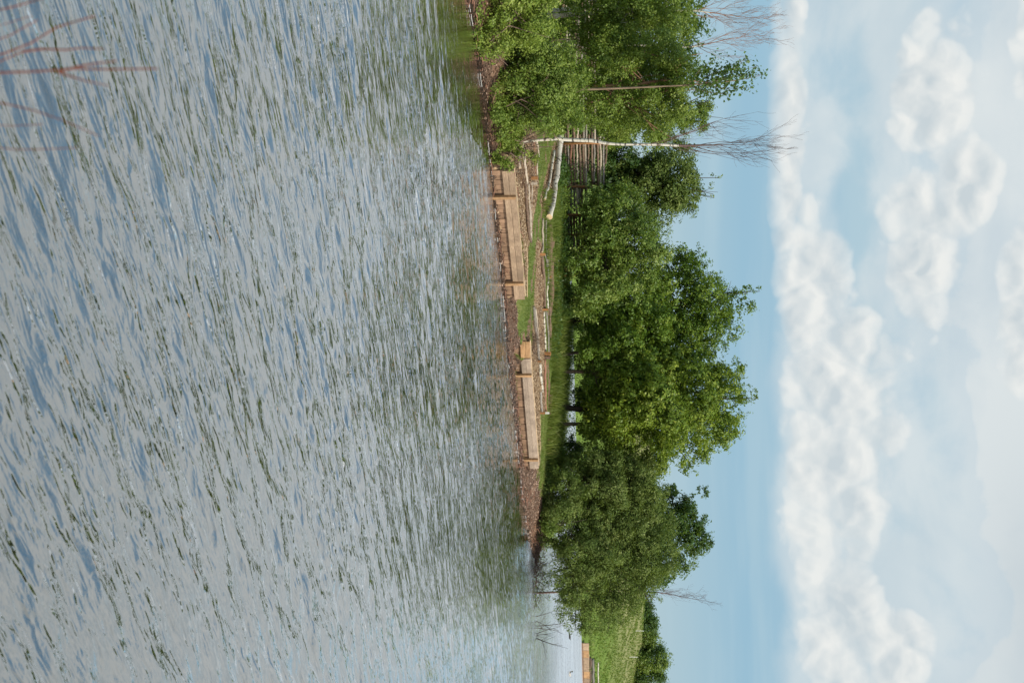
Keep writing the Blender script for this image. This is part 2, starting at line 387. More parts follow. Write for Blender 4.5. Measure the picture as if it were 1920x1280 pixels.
def hillf(b):
    v = b.n('ShaderNodeNewGeometry').outputs['Position']; z = b.n('ShaderNodeSeparateXYZ'); b.t.links.new(v, z.inputs[0])
    n1_ = b.noise(v, .16, 6, .62); n2_ = b.noise(v, .7, 7, .72)
    lo = b.ramp(n2_, [(.3, (.075, .125, .02)), (.7, (.15, .205, .04))])
    hi = b.ramp(n2_, [(.3, (.15, .165, .055)), (.7, (.26, .24, .11))])
    f = b.ss(b.m('ADD', z.outputs[2], b.m('MULTIPLY', b.m('SUBTRACT', n1_, .5), 6.0)), 3.2, 7.6)
    return principled(b, b.mix(f, lo, hi), .95, .1, n2_, .6, .3)
M['hill'] = mat('meadow_slope', hillf)
def waterf(b):
    v = b.n('ShaderNodeNewGeometry').outputs['Position']
    def lay(sc, st_, rot, amp, det=1):
        mp = b.n('ShaderNodeMapping'); mp.vector_type = 'TEXTURE'; b.t.links.new(v, mp.inputs[0])
        mp.inputs['Rotation'].default_value = (0, 0, R(rot)); mp.inputs['Scale'].default_value = (st_, 1, 1)
        f = b.noise(mp.outputs[0], sc, det, .5, .25)
        r1 = b.m('SUBTRACT', 1.0, b.m('ABSOLUTE', b.m('MULTIPLY', b.m('SUBTRACT', f, .5), 3.0)))
        return b.m('MULTIPLY', b.m('ADD', b.m('MULTIPLY', f, 1.6), r1), amp)
    gust = b.noise(v, .22, 3, .5)
    hgt = b.m('ADD', b.m('ADD', lay(16, 4.6, 40, .0074, 1.4), lay(7.5, 4.6, 43, .0118, 1.2)), lay(27, 2.4, 36, .0012))
    hgt = b.m('MULTIPLY', hgt, b.ss(gust, .33, .62, .5, 1.15))
    yy = b.n('ShaderNodeSeparateXYZ'); b.t.links.new(v, yy.inputs[0]); hgt = b.m('MULTIPLY', hgt, b.m('ADD', b.ss(yy.outputs[1], 14., 36., .9, 1.15), b.ss(yy.outputs[1], 36., 66., 0., 2.2)))
    hgt = b.m('MULTIPLY', hgt, b.n('ShaderNodeAttribute', attribute_name='ruffle').outputs['Fac'])
    bp = b.n('ShaderNodeBump'); bp.inputs['Strength'].default_value = 1; bp.inputs['Distance'].default_value = 1.0; b.t.links.new(hgt, bp.inputs['Height'])
    fr = b.n('ShaderNodeFresnel'); fr.inputs['IOR'].default_value = 1.45; b.t.links.new(bp.outputs[0], fr.inputs['Normal'])
    fac = b.m('MULTIPLY', b.m('POWER', fr.outputs[0], .50), 1.24, clamp=True)
    df = b.n('ShaderNodeBsdfDiffuse'); df.inputs[0].default_value = (.020, .022, .012, 1); b.t.links.new(bp.outputs[0], df.inputs['Normal'])
    gl_ = b.n('ShaderNodeBsdfGlossy'); gl_.inputs[0].default_value = (.98, .98, .99, 1); b.put(gl_.inputs['Roughness'], b.m('ADD', b.ss(yy.outputs[1], 12., 40., .012, .04), b.ss(yy.outputs[1], 40., 90., 0., .32))); b.t.links.new(bp.outputs[0], gl_.inputs['Normal'])
    mx = b.n('ShaderNodeMixShader'); b.t.links.new(fac, mx.inputs[0]); b.t.links.new(df.outputs[0], mx.inputs[1]); b.t.links.new(gl_.outputs[0], mx.inputs[2])
    return mx.outputs[0]
M['water'] = mat('lake_water', waterf)

# ------------------------------------------------------------------ terrain: planted bank across the water
def axis(segs):
    out = [segs[0][0]]
    for a, b, st_ in segs: out += list(np.linspace(a, b, max(2, int(round((b - a) / st_)) + 1))[1:])
    return np.array(out)
gx = axis([(-34, -10, .8), (-10, 11, .12), (11, 16, .5)]); gy = axis([(2, 22, 1.), (22, 26, .4), (26, 48, .12), (48, 56, .3), (56, 72, 1.)])
GX, GY = np.meshgrid(gx, gy); GZ = gz(GX, GY)
def poly_px(pts): return np.array([hit(x, y)[:2] for x, y in pts])
CH1 = poly_px([(965, 318), (985, 556), (987, 556), (991, 460), (996, 450), (1005, 345), (1005, 250), (968, 250)])
CH2 = poly_px([(1006, 450), (1013, 450), (1018, 500), (1021, 560), (1020, 600), (1023, 660), (1021, 700), (1021, 772), (1013, 776), (1012, 868), (1010, 870), (1004, 800), (996, 672), (995, 642), (998, 600), (1001, 570), (1003, 520)])
CH3 = poly_px([(1035, 276), (1042, 262), (1036, 335), (1025, 390), (1017, 405), (1012, 372), (1020, 340), (1029, 305)])
DI1 = poly_px([(1027, 400), (1037, 430), (1038, 540), (1035, 600), (1031, 660), (1028, 600), (1028, 500)])
DI2 = poly_px([(1027, 690), (1033, 690), (1032, 800), (1030, 880), (1026, 880), (1028, 780)])
def covers(px, py):
    d = shore_d(px, py); jx, jy = px + .07 * rough(px * 5, py * 5), py + .07 * rough(py * 5, px * 5)
    g = np.clip((d - .75 - .45 * rough(px * 1.7, py * 1.7)) * 3, 0, 1)
    right = (px > 4.6); g = np.where(right, np.clip((d - 1.25 - .5 * rough(px * 1.7, py * 1.7)) * 3, 0, 1), g)
    left = (px < -4.6); g = np.where(left, np.clip((d - 1.5 - .5 * rough(px, py)) * 3, 0, 1), g)
    ch = (inpoly(jx, jy, CH1) | inpoly(jx, jy, CH2) | inpoly(jx, jy, CH3)).astype(float)
    for w_ in (W1, W2, W2L):
        a, b, L = walllocal(px, py, w_); ch = np.maximum(ch, ((a > -.02) & (a < L + .02) & (b > 0) & (b < .6)).astype(float))
    di = ((inpoly(jx, jy, DI1) | inpoly(jx, jy, DI2)) * (rough(px * 2, py * 2) > -.25) | ((rough(px * 1.5 + 9, py * 1.5) > .30) & (d < 9))).astype(float)
    return g, ch, di * .9
cg, cc, cd = covers(GX, GY)
def gridq(ny, nx):
    i = np.arange(ny - 1)[:, None] * nx + np.arange(nx - 1)[None, :]
    return np.stack([i, i + 1, i + nx + 1, i + nx], -1).reshape(-1, 4)
cov = np.stack([cg, cc, cd, np.ones_like(cg)], -1).reshape(-1, 4)
tag(npmesh('far_bank_ground', np.stack([GX, GY, GZ], -1).reshape(-1, 3), gridq(len(gy), len(gx)), M['ground'], attr={'cover': ('POINT', cov)}, smooth=True), kind='structure')

# near bank under the camera (just below the frame)
bx = np.linspace(-14, 14, 60); by = np.linspace(-8, 6, 40); BX, BY = np.meshgrid(bx, by)
BZ = np.interp(BY, [-8, 1.2, 2.6, 4.0, 6], [1.35, 1.25, .85, .05, -.9]) + .05 * rough(BX, BY)
g1 = np.ones_like(BX); tag(npmesh('near_bank_ground', np.stack([BX, BY, BZ], -1).reshape(-1, 3), gridq(40, 60), M['ground'],
    attr={'cover': ('POINT', np.stack([g1, g1 * 0, g1 * 0, g1], -1).reshape(-1, 4))}, smooth=True), kind='structure')

# far meadow slope beyond the back water
FS0 = np.array([5.3, 123.0]); FT = np.array([41, 45.]) / math.hypot(41, 45); FN = np.array([-FT[1], FT[0]])
def farz(px, py):
    s = (px - FS0[0]) * FN[0] + (py - FS0[1]) * FN[1]; t = (px - FS0[0]) * FT[0] + (py - FS0[1]) * FT[1]
    hgt = 4.2 + 6.2 * np.clip((t - 5) / 42, 0, 1) ** 1.2
    z = np.interp(s, [-12, -1, 0, .4, 3, 6], [-2, -.4, -.1, .55, 1.1, 1.35]) + np.clip((s - 4) / 27, 0, 1) ** .9 * (hgt - 1.35)
    z = z - np.clip((s - 34) / 60, 0, 1) * (hgt * .8) + .28 * rough(px * .09 + 3, py * .09) * np.clip((s - 4) / 10, 0, 1)
    return z + .12 * rough(px * .25, py * .25) * np.clip(s, 0, 1)
tt = np.linspace(-140, 140, 141); ss_ = axis([(-12, 8, .8), (8, 44, 1.2), (44, 500, 30)])
TT, SS = np.meshgrid(tt, ss_); FX = FS0[0] + TT * FT[0] + SS * FN[0]; FY = FS0[1] + TT * FT[1] + SS * FN[1]
tag(npmesh('meadow_hill', np.stack([FX, FY, farz(FX, FY)], -1).reshape(-1, 3), gridq(len(ss_), len(tt)), M['hill'], smooth=True), kind='structure')
# lake bed, so that nothing is hollow underneath, and land out to the horizon
mb = MB(); mb.add([(-1500, -1500, -2.5), (1500, -1500, -2.5), (1500, 1500, -2.5), (-1500, 1500, -2.5)], [(0, 1, 2, 3)])
tag(mb.build('lake_bed', M['ground']), kind='structure')

# ------------------------------------------------------------------ water with real waves
rows = [3.0]
while rows[-1] < 1400: rows.append(rows[-1] * (1 + np.interp(rows[-1], [3, 9, 13, 38, 60, 100, 200, 1400], [.0058, .0052, .0034, .0034, .0055, .012, .03, .12])))
rows = np.array(rows)
cols = np.r_[-np.geomspace(12, 1.06, 14), np.linspace(-1, 1, 460), np.geomspace(1.06, 12, 14)]
WX = cols[None, :] * (rows[:, None] * .33 + 1.8); WY = np.repeat(rows[:, None], len(cols), 1)
dxs = np.abs(np.gradient(WX, axis=1)); dys = np.abs(np.gradient(WY, axis=0)); sp_ = np.maximum(dxs, dys)
WZ = np.zeros_like(WX); wr = np.random.default_rng(11)
gust = .75 + .5 * rough(WX * .12, WY * .12)
for i in range(110):
    lam = .17 * (.95 / .17) ** wr.random()
    th = R(-50) + wr.normal() * R(13 if i % 3 else 30)
    kx, ky = math.cos(th) * 2 * math.pi / lam, math.sin(th) * 2 * math.pi / lam
    amp = .0041 * lam ** .97 * (1.0 if lam < .55 else .6)
    ph = kx * WX + ky * WY + wr.uniform(0, 6.28)
    fade = np.clip(lam / (sp_ * 2.6) - .6, 0, 1)
    WZ += amp * fade * (np.sin(ph) + .28 * np.cos(2 * ph))
shd = -shore_d(WX, WY)
WZ *= np.clip(gust, .35, 1.4) * np.where(shd > 0, np.where(WX < -5.2, np.clip(.08 + shd / 7, .08, 1), np.clip(.8 + shd / 5, .2, 1)), .2)
calm = np.where(WX < -4.6, np.clip(.10 + shd / 6.5, .1, 1), np.where(WX > 3.5, np.clip(.35 + shd / 4, .2, 1), 1.0))
calm = calm * (1 - .5 * np.clip((1.5 - np.abs(WX + 5.0)) / 3, 0, 0))
tag(npmesh('lake_water', np.stack([WX, WY, WZ], -1).reshape(-1, 3), gridq(len(rows), len(cols)), M['water'], smooth=True, attr={'ruffle': ('POINT', calm.ravel())}), kind='structure')

# ------------------------------------------------------------------ foliage engine
def unit(v): return v / (np.linalg.norm(v, axis=-1, keepdims=True) + 1e-9)
def leaves(pos, out, size, aspect=.55, up=.5, r_=rng, var=.3):
    n = len(pos)
    nrm = unit(out * .9 + np.array([0, 0, up]) + r_.normal(size=(n, 3)) * .48)
    t = unit(np.cross(nrm, r_.normal(size=(n, 3)))); b = np.cross(nrm, t)
    L = size * (1 + var * r_.normal(size=(n, 1))).clip(.4, 1.8); Wd = L * aspect
    fold = nrm * L * .10
    V = np.stack([pos, pos + t * L * .5 + b * Wd * .5 + fold, pos + t * L - fold, pos + t * L * .5 - b * Wd * .5 + fold], 1)
    return V.reshape(-1, 3), np.arange(n * 4).reshape(-1, 4)
def crown(lobes, n, size, seed, sub=14, subr=.30, twig=.45, aspect=.55, up=.35, fill=.62, spread=.05, tipbias=.5, ragged=1.0):
    """lobes: (centre, (rx, ry, rz)); limbs branch into sprays (sub-lobes), each a clump of leafy twigs"""
    r_ = np.random.default_rng(seed); cs = []; rs = []; us = []
    for c_, r3 in lobes:
        r3 = np.array(r3); mr = r3.mean(); m = max(5, int(sub * 2.3 * (mr / 1.2) ** 1.25))
        u = unit(r_.normal(size=(m, 3))); rad = r_.uniform(.35, 1.0, (m, 1)) ** .6
        cs.append(c_ + u * r3 * rad * .92); us.append(u)
        rs.append(np.minimum(mr * subr, .20 + .22 * mr) * r_.uniform(.55, 1.45, m))
    cs = np.concatenate(cs); rs = np.concatenate(rs); us = np.concatenate(us)
    # a few sprays reach out of the crown so that its outline is ragged
    k_ = r_.random(len(cs)) < .14 * ragged; cs[k_] += (us[k_] + np.array([0, 0, .35])) * (rs[k_] * r_.uniform(.8, 1.9, k_.sum()))[:, None]; rs[k_] *= .62
    wts = rs ** 2; wts /= wts.sum()
    ntw = max(20, n // 12); idx = r_.choice(len(cs), ntw, p=wts)
    u = unit(r_.normal(size=(ntw, 3)) + us[idx] * .45 + np.array([0, 0, .30]))
    rad = rs[idx] * r_.uniform(fill, 1.0, ntw)
    el_ = unit(us[idx] + np.array([0, 0, .5]))                      # sprays are drawn out along the way they grow
    org = cs[idx] + u * rad[:, None] * np.array([1, 1, .85]) + el_ * ((u * el_).sum(1) * rad * .45)[:, None]
    dirs = unit(u + el_ * .5 + r_.normal(size=(ntw, 3)) * .4)
    ln = np.minimum(twig * .75, rs[idx] * .75) * r_.uniform(.5, 1.3, ntw)
    per = n // ntw; tpar = r_.uniform(0, 1, (ntw, per)) ** .8
    pos = org[:, None, :] + dirs[:, None, :] * (tpar * ln[:, None])[..., None] + r_.normal(size=(ntw, per, 3)) * spread
    out = np.repeat(u[:, None, :], per, 1).reshape(-1, 3); pos = pos.reshape(-1, 3)
    V, Q = leaves(pos, out, size, aspect, up, r_)
    lob_t = r_.normal(size=len(cs)) * .11
    tint = (.46 + lob_t[idx][:, None] + .10 * r_.normal(size=(ntw, 1)) + tipbias * (tpar - .5) * .35 + .14 * r_.normal(size=(ntw, per))).ravel().clip(0, 1)
    return V, Q, tint
def lob(x, y, D, rv, rh, rd=None):
    """lobe seen at picture x,y at distance D; vertical / horizontal radius in picture units, real depth radius in metres"""
    s = D / FPX; c_ = P(x, y, D); return (c_, (rh * s, (rd if rd else rh * s * .9), rv * s))
def limbs(q, base, trunk_top, targets, r0, seed, sides=7):
    r_ = np.random.default_rng(seed); base = np.array(base, float); tp = np.array(trunk_top, float); n = 12
    pts = base + (tp - base) * np.linspace(0, 1, n)[:, None] + np.cumsum(r_.normal(size=(n, 3)) * .035, 0) * np.array([1, 1, .2]); pts[0] = base - np.array([0, 0, .12])
    rad = np.linspace(r0 * 1.05, r0 * .35, n); rad[0] = r0 * 1.5; q.tube(pts, rad, sides, .05)
    for tg in targets:
        i = r_.integers(n // 3, n - 1); s0 = pts[i]; e = np.array(tg)
        mid = s0 + (e - s0) * .5 + np.array([0, 0, .25]) + r_.normal(size=3) * .15
        bp = smooth_pts([s0, mid, e], 8); q.tube(bp, np.linspace(rad[i] * .62, .012, 8), 5)
        for _ in range(4):
            k_ = r_.integers(2, 7); d = unit(r_.normal(size=3) + np.array([0, 0, .5])) * r_.uniform(.5, 1.2)
            q.tube(smooth_pts([bp[k_], bp[k_] + d * .5 + r_.normal(size=3) * .06, bp[k_] + d], 4), np.linspace(.02, .006, 4), 3)
def make_tree(name, label, cat, base, lobes, n, size, leaf, bark, seed, r0=.11, trunks=1, top=None, group=None, **kw):
    root = empty(name, base); tag(root, label, cat, group)
    q = QB(); r_ = np.random.default_rng(seed + 500); cen = np.mean([l[0] for l in lobes], 0)
    trunks = min(trunks, len(lobes))
    for k_ in range(trunks):
        b = np.array(base) + (np.array([r_.uniform(-.35, .35), r_.uniform(-.25, .25), 0]) if trunks > 1 else 0)
        tgt = [l[0] + r_.normal(size=3) * .2 for l in lobes][k_::trunks]
        tp = top if top is not None else (cen * .55 + np.mean(tgt, 0) * .45)
        limbs(q, b, tp, tgt, r0 * (1 if trunks == 1 else r_.uniform(.6, 1)), seed + k_)
    q.build('trunk', M[bark], root, origin=base)
    V, Q, tint = crown(lobes, n, size, seed, **kw)
    npmesh('crown', V, Q, M[leaf], root, {'tint': ('FACE', tint)}, origin=base)
    return root
def gp(x, y, D=None):
    if D is None: return hit(x, y)
    X = (y - 640) / FPX * D; return np.array([X, D, float(gz(X, D))])

# ------------------------------------------------------------------ bare birches
def bare_tree(name, label, pts, radii, seed, low_mat, twig_mat, split, nb=26, start=.45, blen=1.5, spread=.55, extra=None, group=None, cat='birch tree'):
    """trunk through pts; above index split the bark turns to twig_mat; fine upright branches"""
    r_ = np.random.default_rng(seed); base = pts[0]; root = empty(name, base); tag(root, label, cat, group)
    P_ = smooth_pts(pts, 30); P_[1:-1] += np.cumsum(r_.normal(size=(28, 3)) * .008, 0); rad = np.interp(np.linspace(0, 1, 30), np.linspace(0, 1, len(radii)), radii)
    k_ = int(30 * split); q = QB(); q.tube(P_[:k_ + 1], rad[:k_ + 1], 8, .05); q.build('trunk', M[low_mat], root, origin=base)
    q = QB(); q.tube(P_[k_:], rad[k_:], 6)
    H = np.linalg.norm(P_[-1] - P_[0])
    def grow(p, d, ln, rr, lev):
        n = 6; pp = [p]; rr = min(rr, .016 if lev == 0 else .006); dd = d.copy()
        for i in range(n - 1):
            dd = unit(dd + np.array([0, 0, .16]) + r_.normal(size=3) * .10); pp.append(pp[-1] + dd * ln / (n - 1))
        pp = np.array(pp); q.tube(pp, np.linspace(rr, max(rr * .3, .0022), n), 4 if lev == 0 else 3)
        if lev < 2:
            for _ in range(6 if lev == 0 else 3):
                j = r_.integers(1, n); e = unit(dd * .9 + r_.normal(size=3) * .5 + np.array([0, 0, .15]))
                grow(pp[j], e, ln * r_.uniform(.35, .6), rr * .5, lev + 1)
    for i in range(nb):
        t = start + (1 - start) * (i + r_.random()) / nb; t = min(t, .985); j = t * 29; j0 = int(j); p = P_[j0] + (P_[min(j0 + 1, 29)] - P_[j0]) * (j - j0)
        a = r_.uniform(0, 6.28); d = unit(np.array([math.cos(a) * spread, math.sin(a) * spread, 1.0]))
        grow(p, d, blen * (1.15 - .75 * (t - start) / (1 - start)) * r_.uniform(.6, 1.1), max(rad[j0] * .42, .005), 0)
    q.build('branches', M[twig_mat], root, origin=base)
    return root

D = 31.6
b0 = hit(966, 266); dB = b0[1]
bare_tree('birch_tree', 'slender white-barked birch with bare top standing alone at the water side of the log beds',
    [b0] + [P(x, y, dB + o) for x, y, o in ((1010, 262, 0), (1040, 259, .05), (1070, 262, .1), (1110, 263, .1), (1140, 268, .1), (1200, 269, .1), (1280, 270, .15), (1360, 270, .2), (1440, 268, .2))],
    [.044, .042, .048, .050, .037, .030, .04,   .028, .016, .007, .003], 21, 'birch', 'twig', .66, nb=12, start=.5, blen=1.9, spread=.5)
bb = gp(0, 85, 38.5)
bare_tree('birch_tree', 'thin birch with rust-coloured forked bare top, second bare top from the left',
    [bb] + [P(x, y, 38.5) for x, y in ((1100, 84), (1230, 86), (1300, 87), (1340, 80), (1372, 71), (1440, 66))], [.06, .05, .04, .03, .018, .010, .003], 22, 'birch', 'twig_rust', .68, nb=15, start=.62, blen=1.5, spread=.75)
bb = gp(0, 20, 38.5)
bare_tree('birch_tree', 'leftmost bare-topped birch with reddish upper stem above the leafy thicket',
    [bb] + [P(x, y, 38.5) for x, y in ((1100, 15), (1250, 20), (1310, 22), (1350, 27), (1390, 33), (1450, 38))], [.06, .05, .042, .036, .024, .012, .003], 23, 'birch', 'twig_rust', .70, nb=17, start=.60, blen=1.5, spread=.8)
bb = gp(0, 1112, 52)
bare_tree('bare_sapling', 'thin bare sapling top poking out above the olive willow at the point', [bb] + [P(x, y, 52) for x, y in ((1150, 1105), (1240, 1110), (1290, 1120), (1330, 1127))], [.05, .04, .03, .015, .004], 24, 'twig', 'twig', .5, nb=14, start=.62, blen=1.2, spread=.7, cat='bare tree')

# ------------------------------------------------------------------ trees and shrubs
g_ = 'broadleaved trees on the bank'
# tree with top left of the pair
Db = 52
make_tree('broadleaf_tree', 'tall broadleaved tree, left of the two tallest, with a ragged leaning top', 'tree', gp(0, 607, Db),
    [lob(1130, 560, Db - 1.5, 45, 60, 1.6), lob(1200, 590, Db - .8, 60, 75, 2.0), lob(1270, 560, Db, 50, 75, 1.9), lob(1250, 650, Db - .6, 55, 55, 1.6), lob(1320, 590, Db, 38, 62, 1.4),
     lob(1300, 500, Db, 26, 22, .7), lob(1360, 610, Db, 22, 36, .9), lob(1375, 565, Db, 17, 17, .5), lob(1405, 545, Db, 14, 8, .25), lob(1385, 552, Db, 14, 10, .3), lob(1322, 652, Db, 18, 20, .6), lob(1418, 541, Db, 8, 7, .22), lob(1330, 540, Db, 20, 22, .6), lob(1275, 482, Db, 12, 10, .4)],
    62000, .115, 'leaf_big', 'bark', 31, r0=.12, sub=16, twig=.36, fill=.45)
Db = 50.5
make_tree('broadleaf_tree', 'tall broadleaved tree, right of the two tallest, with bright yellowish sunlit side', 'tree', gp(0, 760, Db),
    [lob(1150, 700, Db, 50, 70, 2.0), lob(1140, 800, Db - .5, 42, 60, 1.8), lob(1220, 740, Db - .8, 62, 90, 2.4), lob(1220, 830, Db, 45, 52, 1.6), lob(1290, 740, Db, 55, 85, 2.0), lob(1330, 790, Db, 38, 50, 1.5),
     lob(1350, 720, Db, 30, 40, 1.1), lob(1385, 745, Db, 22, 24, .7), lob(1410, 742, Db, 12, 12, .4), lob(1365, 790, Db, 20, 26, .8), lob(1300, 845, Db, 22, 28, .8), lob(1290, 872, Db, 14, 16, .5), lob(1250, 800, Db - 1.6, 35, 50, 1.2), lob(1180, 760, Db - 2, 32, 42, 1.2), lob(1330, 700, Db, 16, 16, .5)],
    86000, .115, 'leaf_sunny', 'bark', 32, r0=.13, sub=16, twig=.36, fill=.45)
Db = 49
make_tree('broadleaf_tree', 'lower broadleaved tree in front of the tallest pair, with drooping skirt over water', 'tree', gp(0, 666, Db),
    [lob(1120, 640, Db, 30, 50, 1.1), lob(1170, 640, Db, 38, 55, 1.3), lob(1200, 680, Db, 38, 45, 1.2), lob(1120, 590, Db, 28, 36, 1.0), lob(1215, 610, Db + .4, 32, 40, 1.0), lob(1110, 720, Db + .5, 14, 30, .8)],
    30000, .105, 'leaf_big', 'bark', 33, r0=.08, sub=16, twig=.3, fill=.45)
for (yy, dd, lb) in ((697, 49.5, 'slender brown trunk between two darker ones under the tall crowns'), (795, 50.5, 'pale brown thin trunk at the right end of the grass')):
    b = gp(0, yy, dd); t_ = P(1180, yy + 8, dd); r0 = empty('slender_tree', b); tag(r0, lb, 'tree')
    q = QB(); q.tube(smooth_pts([b - np.array([0, 0, .1]), P(1090, yy - 1, dd), t_], 8), np.linspace(.09, .05, 8), 7, .06); q.build('trunk', M['bark_tan' if yy > 750 else 'bark_brown'], r0, origin=b)
    V, Q, t2 = crown([lob(1150, yy + 5, dd, 34, 32, .8), lob(1190, yy, dd, 25, 26, .7)], 7000, .10, 90 + yy, sub=12, twig=.3); npmesh('crown', V, Q, M['leaf_big'], r0, {'tint': ('FACE', t2)}, origin=b)
Db = 47
make_tree('round_bush', 'broad pale-leaved bush covering the right part of the log fence', 'shrub', gp(0, 470, Db),
    [lob(1116, 394, Db, 30, 38, 1.0), lob(1150, 400, Db, 42, 55, 1.3), lob(1130, 460, Db, 45, 60, 1.5), lob(1190, 460, Db, 42, 55, 1.4), lob(1120, 530, Db, 40, 45, 1.2), lob(1180, 520, Db, 40, 42, 1.2), lob(1215, 470, Db, 26, 36, .9), lob(1085, 500, Db - .6, 20, 40, .8), lob(1100, 575, Db - .3, 22, 26, .7), lob(1175, 365, Db, 22, 26, .8)],
    52000, .095, 'leaf_yellow', 'bark', 34, r0=.06, trunks=3, sub=16, twig=.28, fill=.5)
Db = 52
make_tree('round_tree', 'rounded olive green tree behind the log fence with a stray twig on top', 'tree', gp(0, 345, Db),
    [lob(1210, 350, Db, 50, 62, 1.7), lob(1250, 340, Db, 42, 60, 1.6), lob(1280, 360, Db, 30, 44, 1.2), lob(1270, 300, Db, 32, 32, 1.0), lob(1240, 395, Db, 28, 28, .9), lob(1170, 320, Db, 40, 40, 1.2), lob(1305, 345, Db, 16, 24, .6), lob(1327, 350, Db, 6, 12, .2), lob(1338, 330, Db, 8, 7, .2), lob(1333, 365, Db, 7, 7, .2)],
    36000, .10, 'leaf_willow', 'bark', 35, r0=.10, sub=15, twig=.3, fill=.5)
Db = 49.5
make_tree('willow_shrub', 'large olive willow leaning over the water at the tip of the bank', 'willow', gp(0, 1010, 49.5),
    [lob(1060, 990, Db - 1.6, 40, 50, 1.3), lob(1110, 960, Db - .6, 55, 60, 1.6), lob(1100, 1040, Db - 1, 52, 60, 1.6), lob(1170, 1000, Db, 55, 70, 1.9), lob(1090, 1110, Db - .5, 45, 42, 1.2), lob(1160, 1090, Db, 50, 50, 1.5),
     lob(1220, 1030, Db, 40, 55, 1.5), lob(1205, 1100, Db, 30, 32, 1.0), lob(1070, 1150, Db - .5, 22, 22, .8), lob(1120, 1150, Db, 36, 28, 1.0), lob(1080, 1180, Db, 14, 12, .5), lob(1220, 960, Db, 32, 36, 1.1), lob(1060, 1080, Db - 1.4, 22, 50, 1.1), lob(1230, 1120, Db, 8, 9, .3), lob(1165, 1125, Db, 30, 24, .8), lob(1140, 1180, Db, 10, 14, .4)],
    125000, .095, 'leaf_willow', 'bark', 36, r0=.07, trunks=4, sub=18, twig=.34, aspect=.34, fill=.5, spread=.05)
Db = 48.5
make_tree('willow_shrub', 'dark olive thicket bush between the tall trees and the leaning willow', 'willow', gp(0, 925, Db),
    [lob(1060, 920, Db - 1.5, 34, 40, 1.0), lob(1110, 900, Db, 45, 42, 1.3), lob(1170, 910, Db, 40, 42, 1.2), lob(1200, 890, Db, 30, 32, 1.0), lob(1140, 870, Db, 40, 26, .9), lob(1050, 960, Db - 1.8, 22, 28, .8), lob(1080, 870, Db, 24, 22, .7), lob(1215, 925, Db, 22, 22, .7), lob(1035, 900, Db - 2, 14, 26, .6)],
    60000, .09, 'leaf_willow', 'bark', 37, r0=.05, trunks=3, sub=18, twig=.3, aspect=.36, fill=.5, spread=.05)
Db = 55
make_tree('dark_tree', 'dark green crown rising behind the leaning willow at the tip', 'tree', gp(0, 965, Db),
    [lob(1200, 980, Db, 55, 70, 2.0), lob(1260, 960, Db, 36, 40, 1.2), lob(1285, 1000, Db, 36, 38, 1.1), lob(1315, 985, Db, 14, 22, .6), lob(1310, 1015, Db, 18, 24, .6), lob(1255, 1060, Db, 24, 30, .9), lob(1262, 922, Db, 14, 12, .4), lob(1290, 945, Db, 14, 14, .5), lob(1250, 1080, Db, 18, 18, .5), lob(1285, 1045, Db, 16, 14, .4)],
    34000, .12, 'leaf_dark', 'bark', 38, r0=.12, sub=14, twig=.34)
# left thicket
Db = 27.2
make_tree('waterside_shrub', 'pale green shrub overhanging the water at the far left edge', 'shrub', gp(0, 30, 27.6),
    [lob(904, 15, Db - .4, 24, 50, .9), lob(898, 60, Db - .5, 15, 28, .5), lob(960, 30, Db + .3, 36, 56, 1.0), lob(990, -30, Db + .5, 40, 50, 1.0), lob(930, 75, Db - .2, 24, 26, .5), lob(1000, 40, Db + .5, 28, 45, .8), lob(905, -40, Db, 30, 40, .8), lob(905, 95, Db - .3, 12, 14, .3), lob(1010, -60, Db, 40, 50, 1.)],
    56000, .062, 'leaf_shrub', 'bark_brown', 39, r0=.035, trunks=4, sub=22, twig=.24, aspect=.5, fill=.45, spread=.05)
Db = 30
make_tree('waterside_shrub', 'dense mid-green shrub on the mud bank between the pale shrub and the white birch', 'shrub', gp(0, 185, 30.2),
    [lob(925, 128, Db - 1, 14, 26, .45), lob(932, 165, Db - .8, 14, 28, .5), lob(938, 205, Db - .7, 14, 28, .5), lob(945, 245, Db - .2, 11, 22, .4), lob(950, 130, Db, 26, 38, .8), lob(975, 180, Db - .2, 30, 46, .9), lob(1010, 140, Db + .3, 36, 50, 1.0), lob(960, 225, Db - .2, 20, 28, .6), lob(1030, 200, Db + .3, 36, 45, 1.0), lob(1060, 150, Db + .5, 30, 45, 1.0), lob(1000, 90, Db + .2, 34, 40, .9), lob(1065, 215, Db + .5, 22, 26, .6)],
    68000, .062, 'leaf_birch', 'bark_brown', 40, r0=.035, trunks=5, sub=22, twig=.26, aspect=.5, fill=.45, spread=.05)
make_tree('low_shrub', 'small yellow-green shrub around the foot of the white birch', 'shrub', gp(0, 272, 30.9),
    [lob(955, 262, 30.7, 16, 20, .4), lob(945, 285, 30.7, 12, 15, .3), lob(975, 285, 31, 12, 16, .3), lob(968, 240, 30.7, 16, 18, .4), lob(1045, 245, 31, 10, 12, .3), lob(1000, 300, 31.5, 8, 10, .2), lob(948, 303, 30.3, 13, 10, .25), lob(932, 296, 30, 8, 12, .25)],
    9000, .055, 'leaf_shrub', 'bark_brown', 41, r0=.02, trunks=3, sub=22, twig=.2, fill=.3, spread=.05)
Db = 37
make_tree('leafy_birch', 'leafy light green birch behind the thicket at the left edge', 'birch tree', gp(0, 30, Db),
    [lob(1100, 20, Db, 50, 50, 1.2), lob(1160, 40, Db, 45, 52, 1.3), lob(1220, 10, Db, 45, 50, 1.2), lob(1260, 40, Db, 32, 40, 1.0), lob(1120, 80, Db - .5, 36, 38, .9), lob(1290, 5, Db, 24, 26, .7), lob(1190, -40, Db, 70, 50, 1.2)],
    44000, .07, 'leaf_birch', 'birch', 42, r0=.08, sub=18, twig=.32, spread=.05)
Db = 36
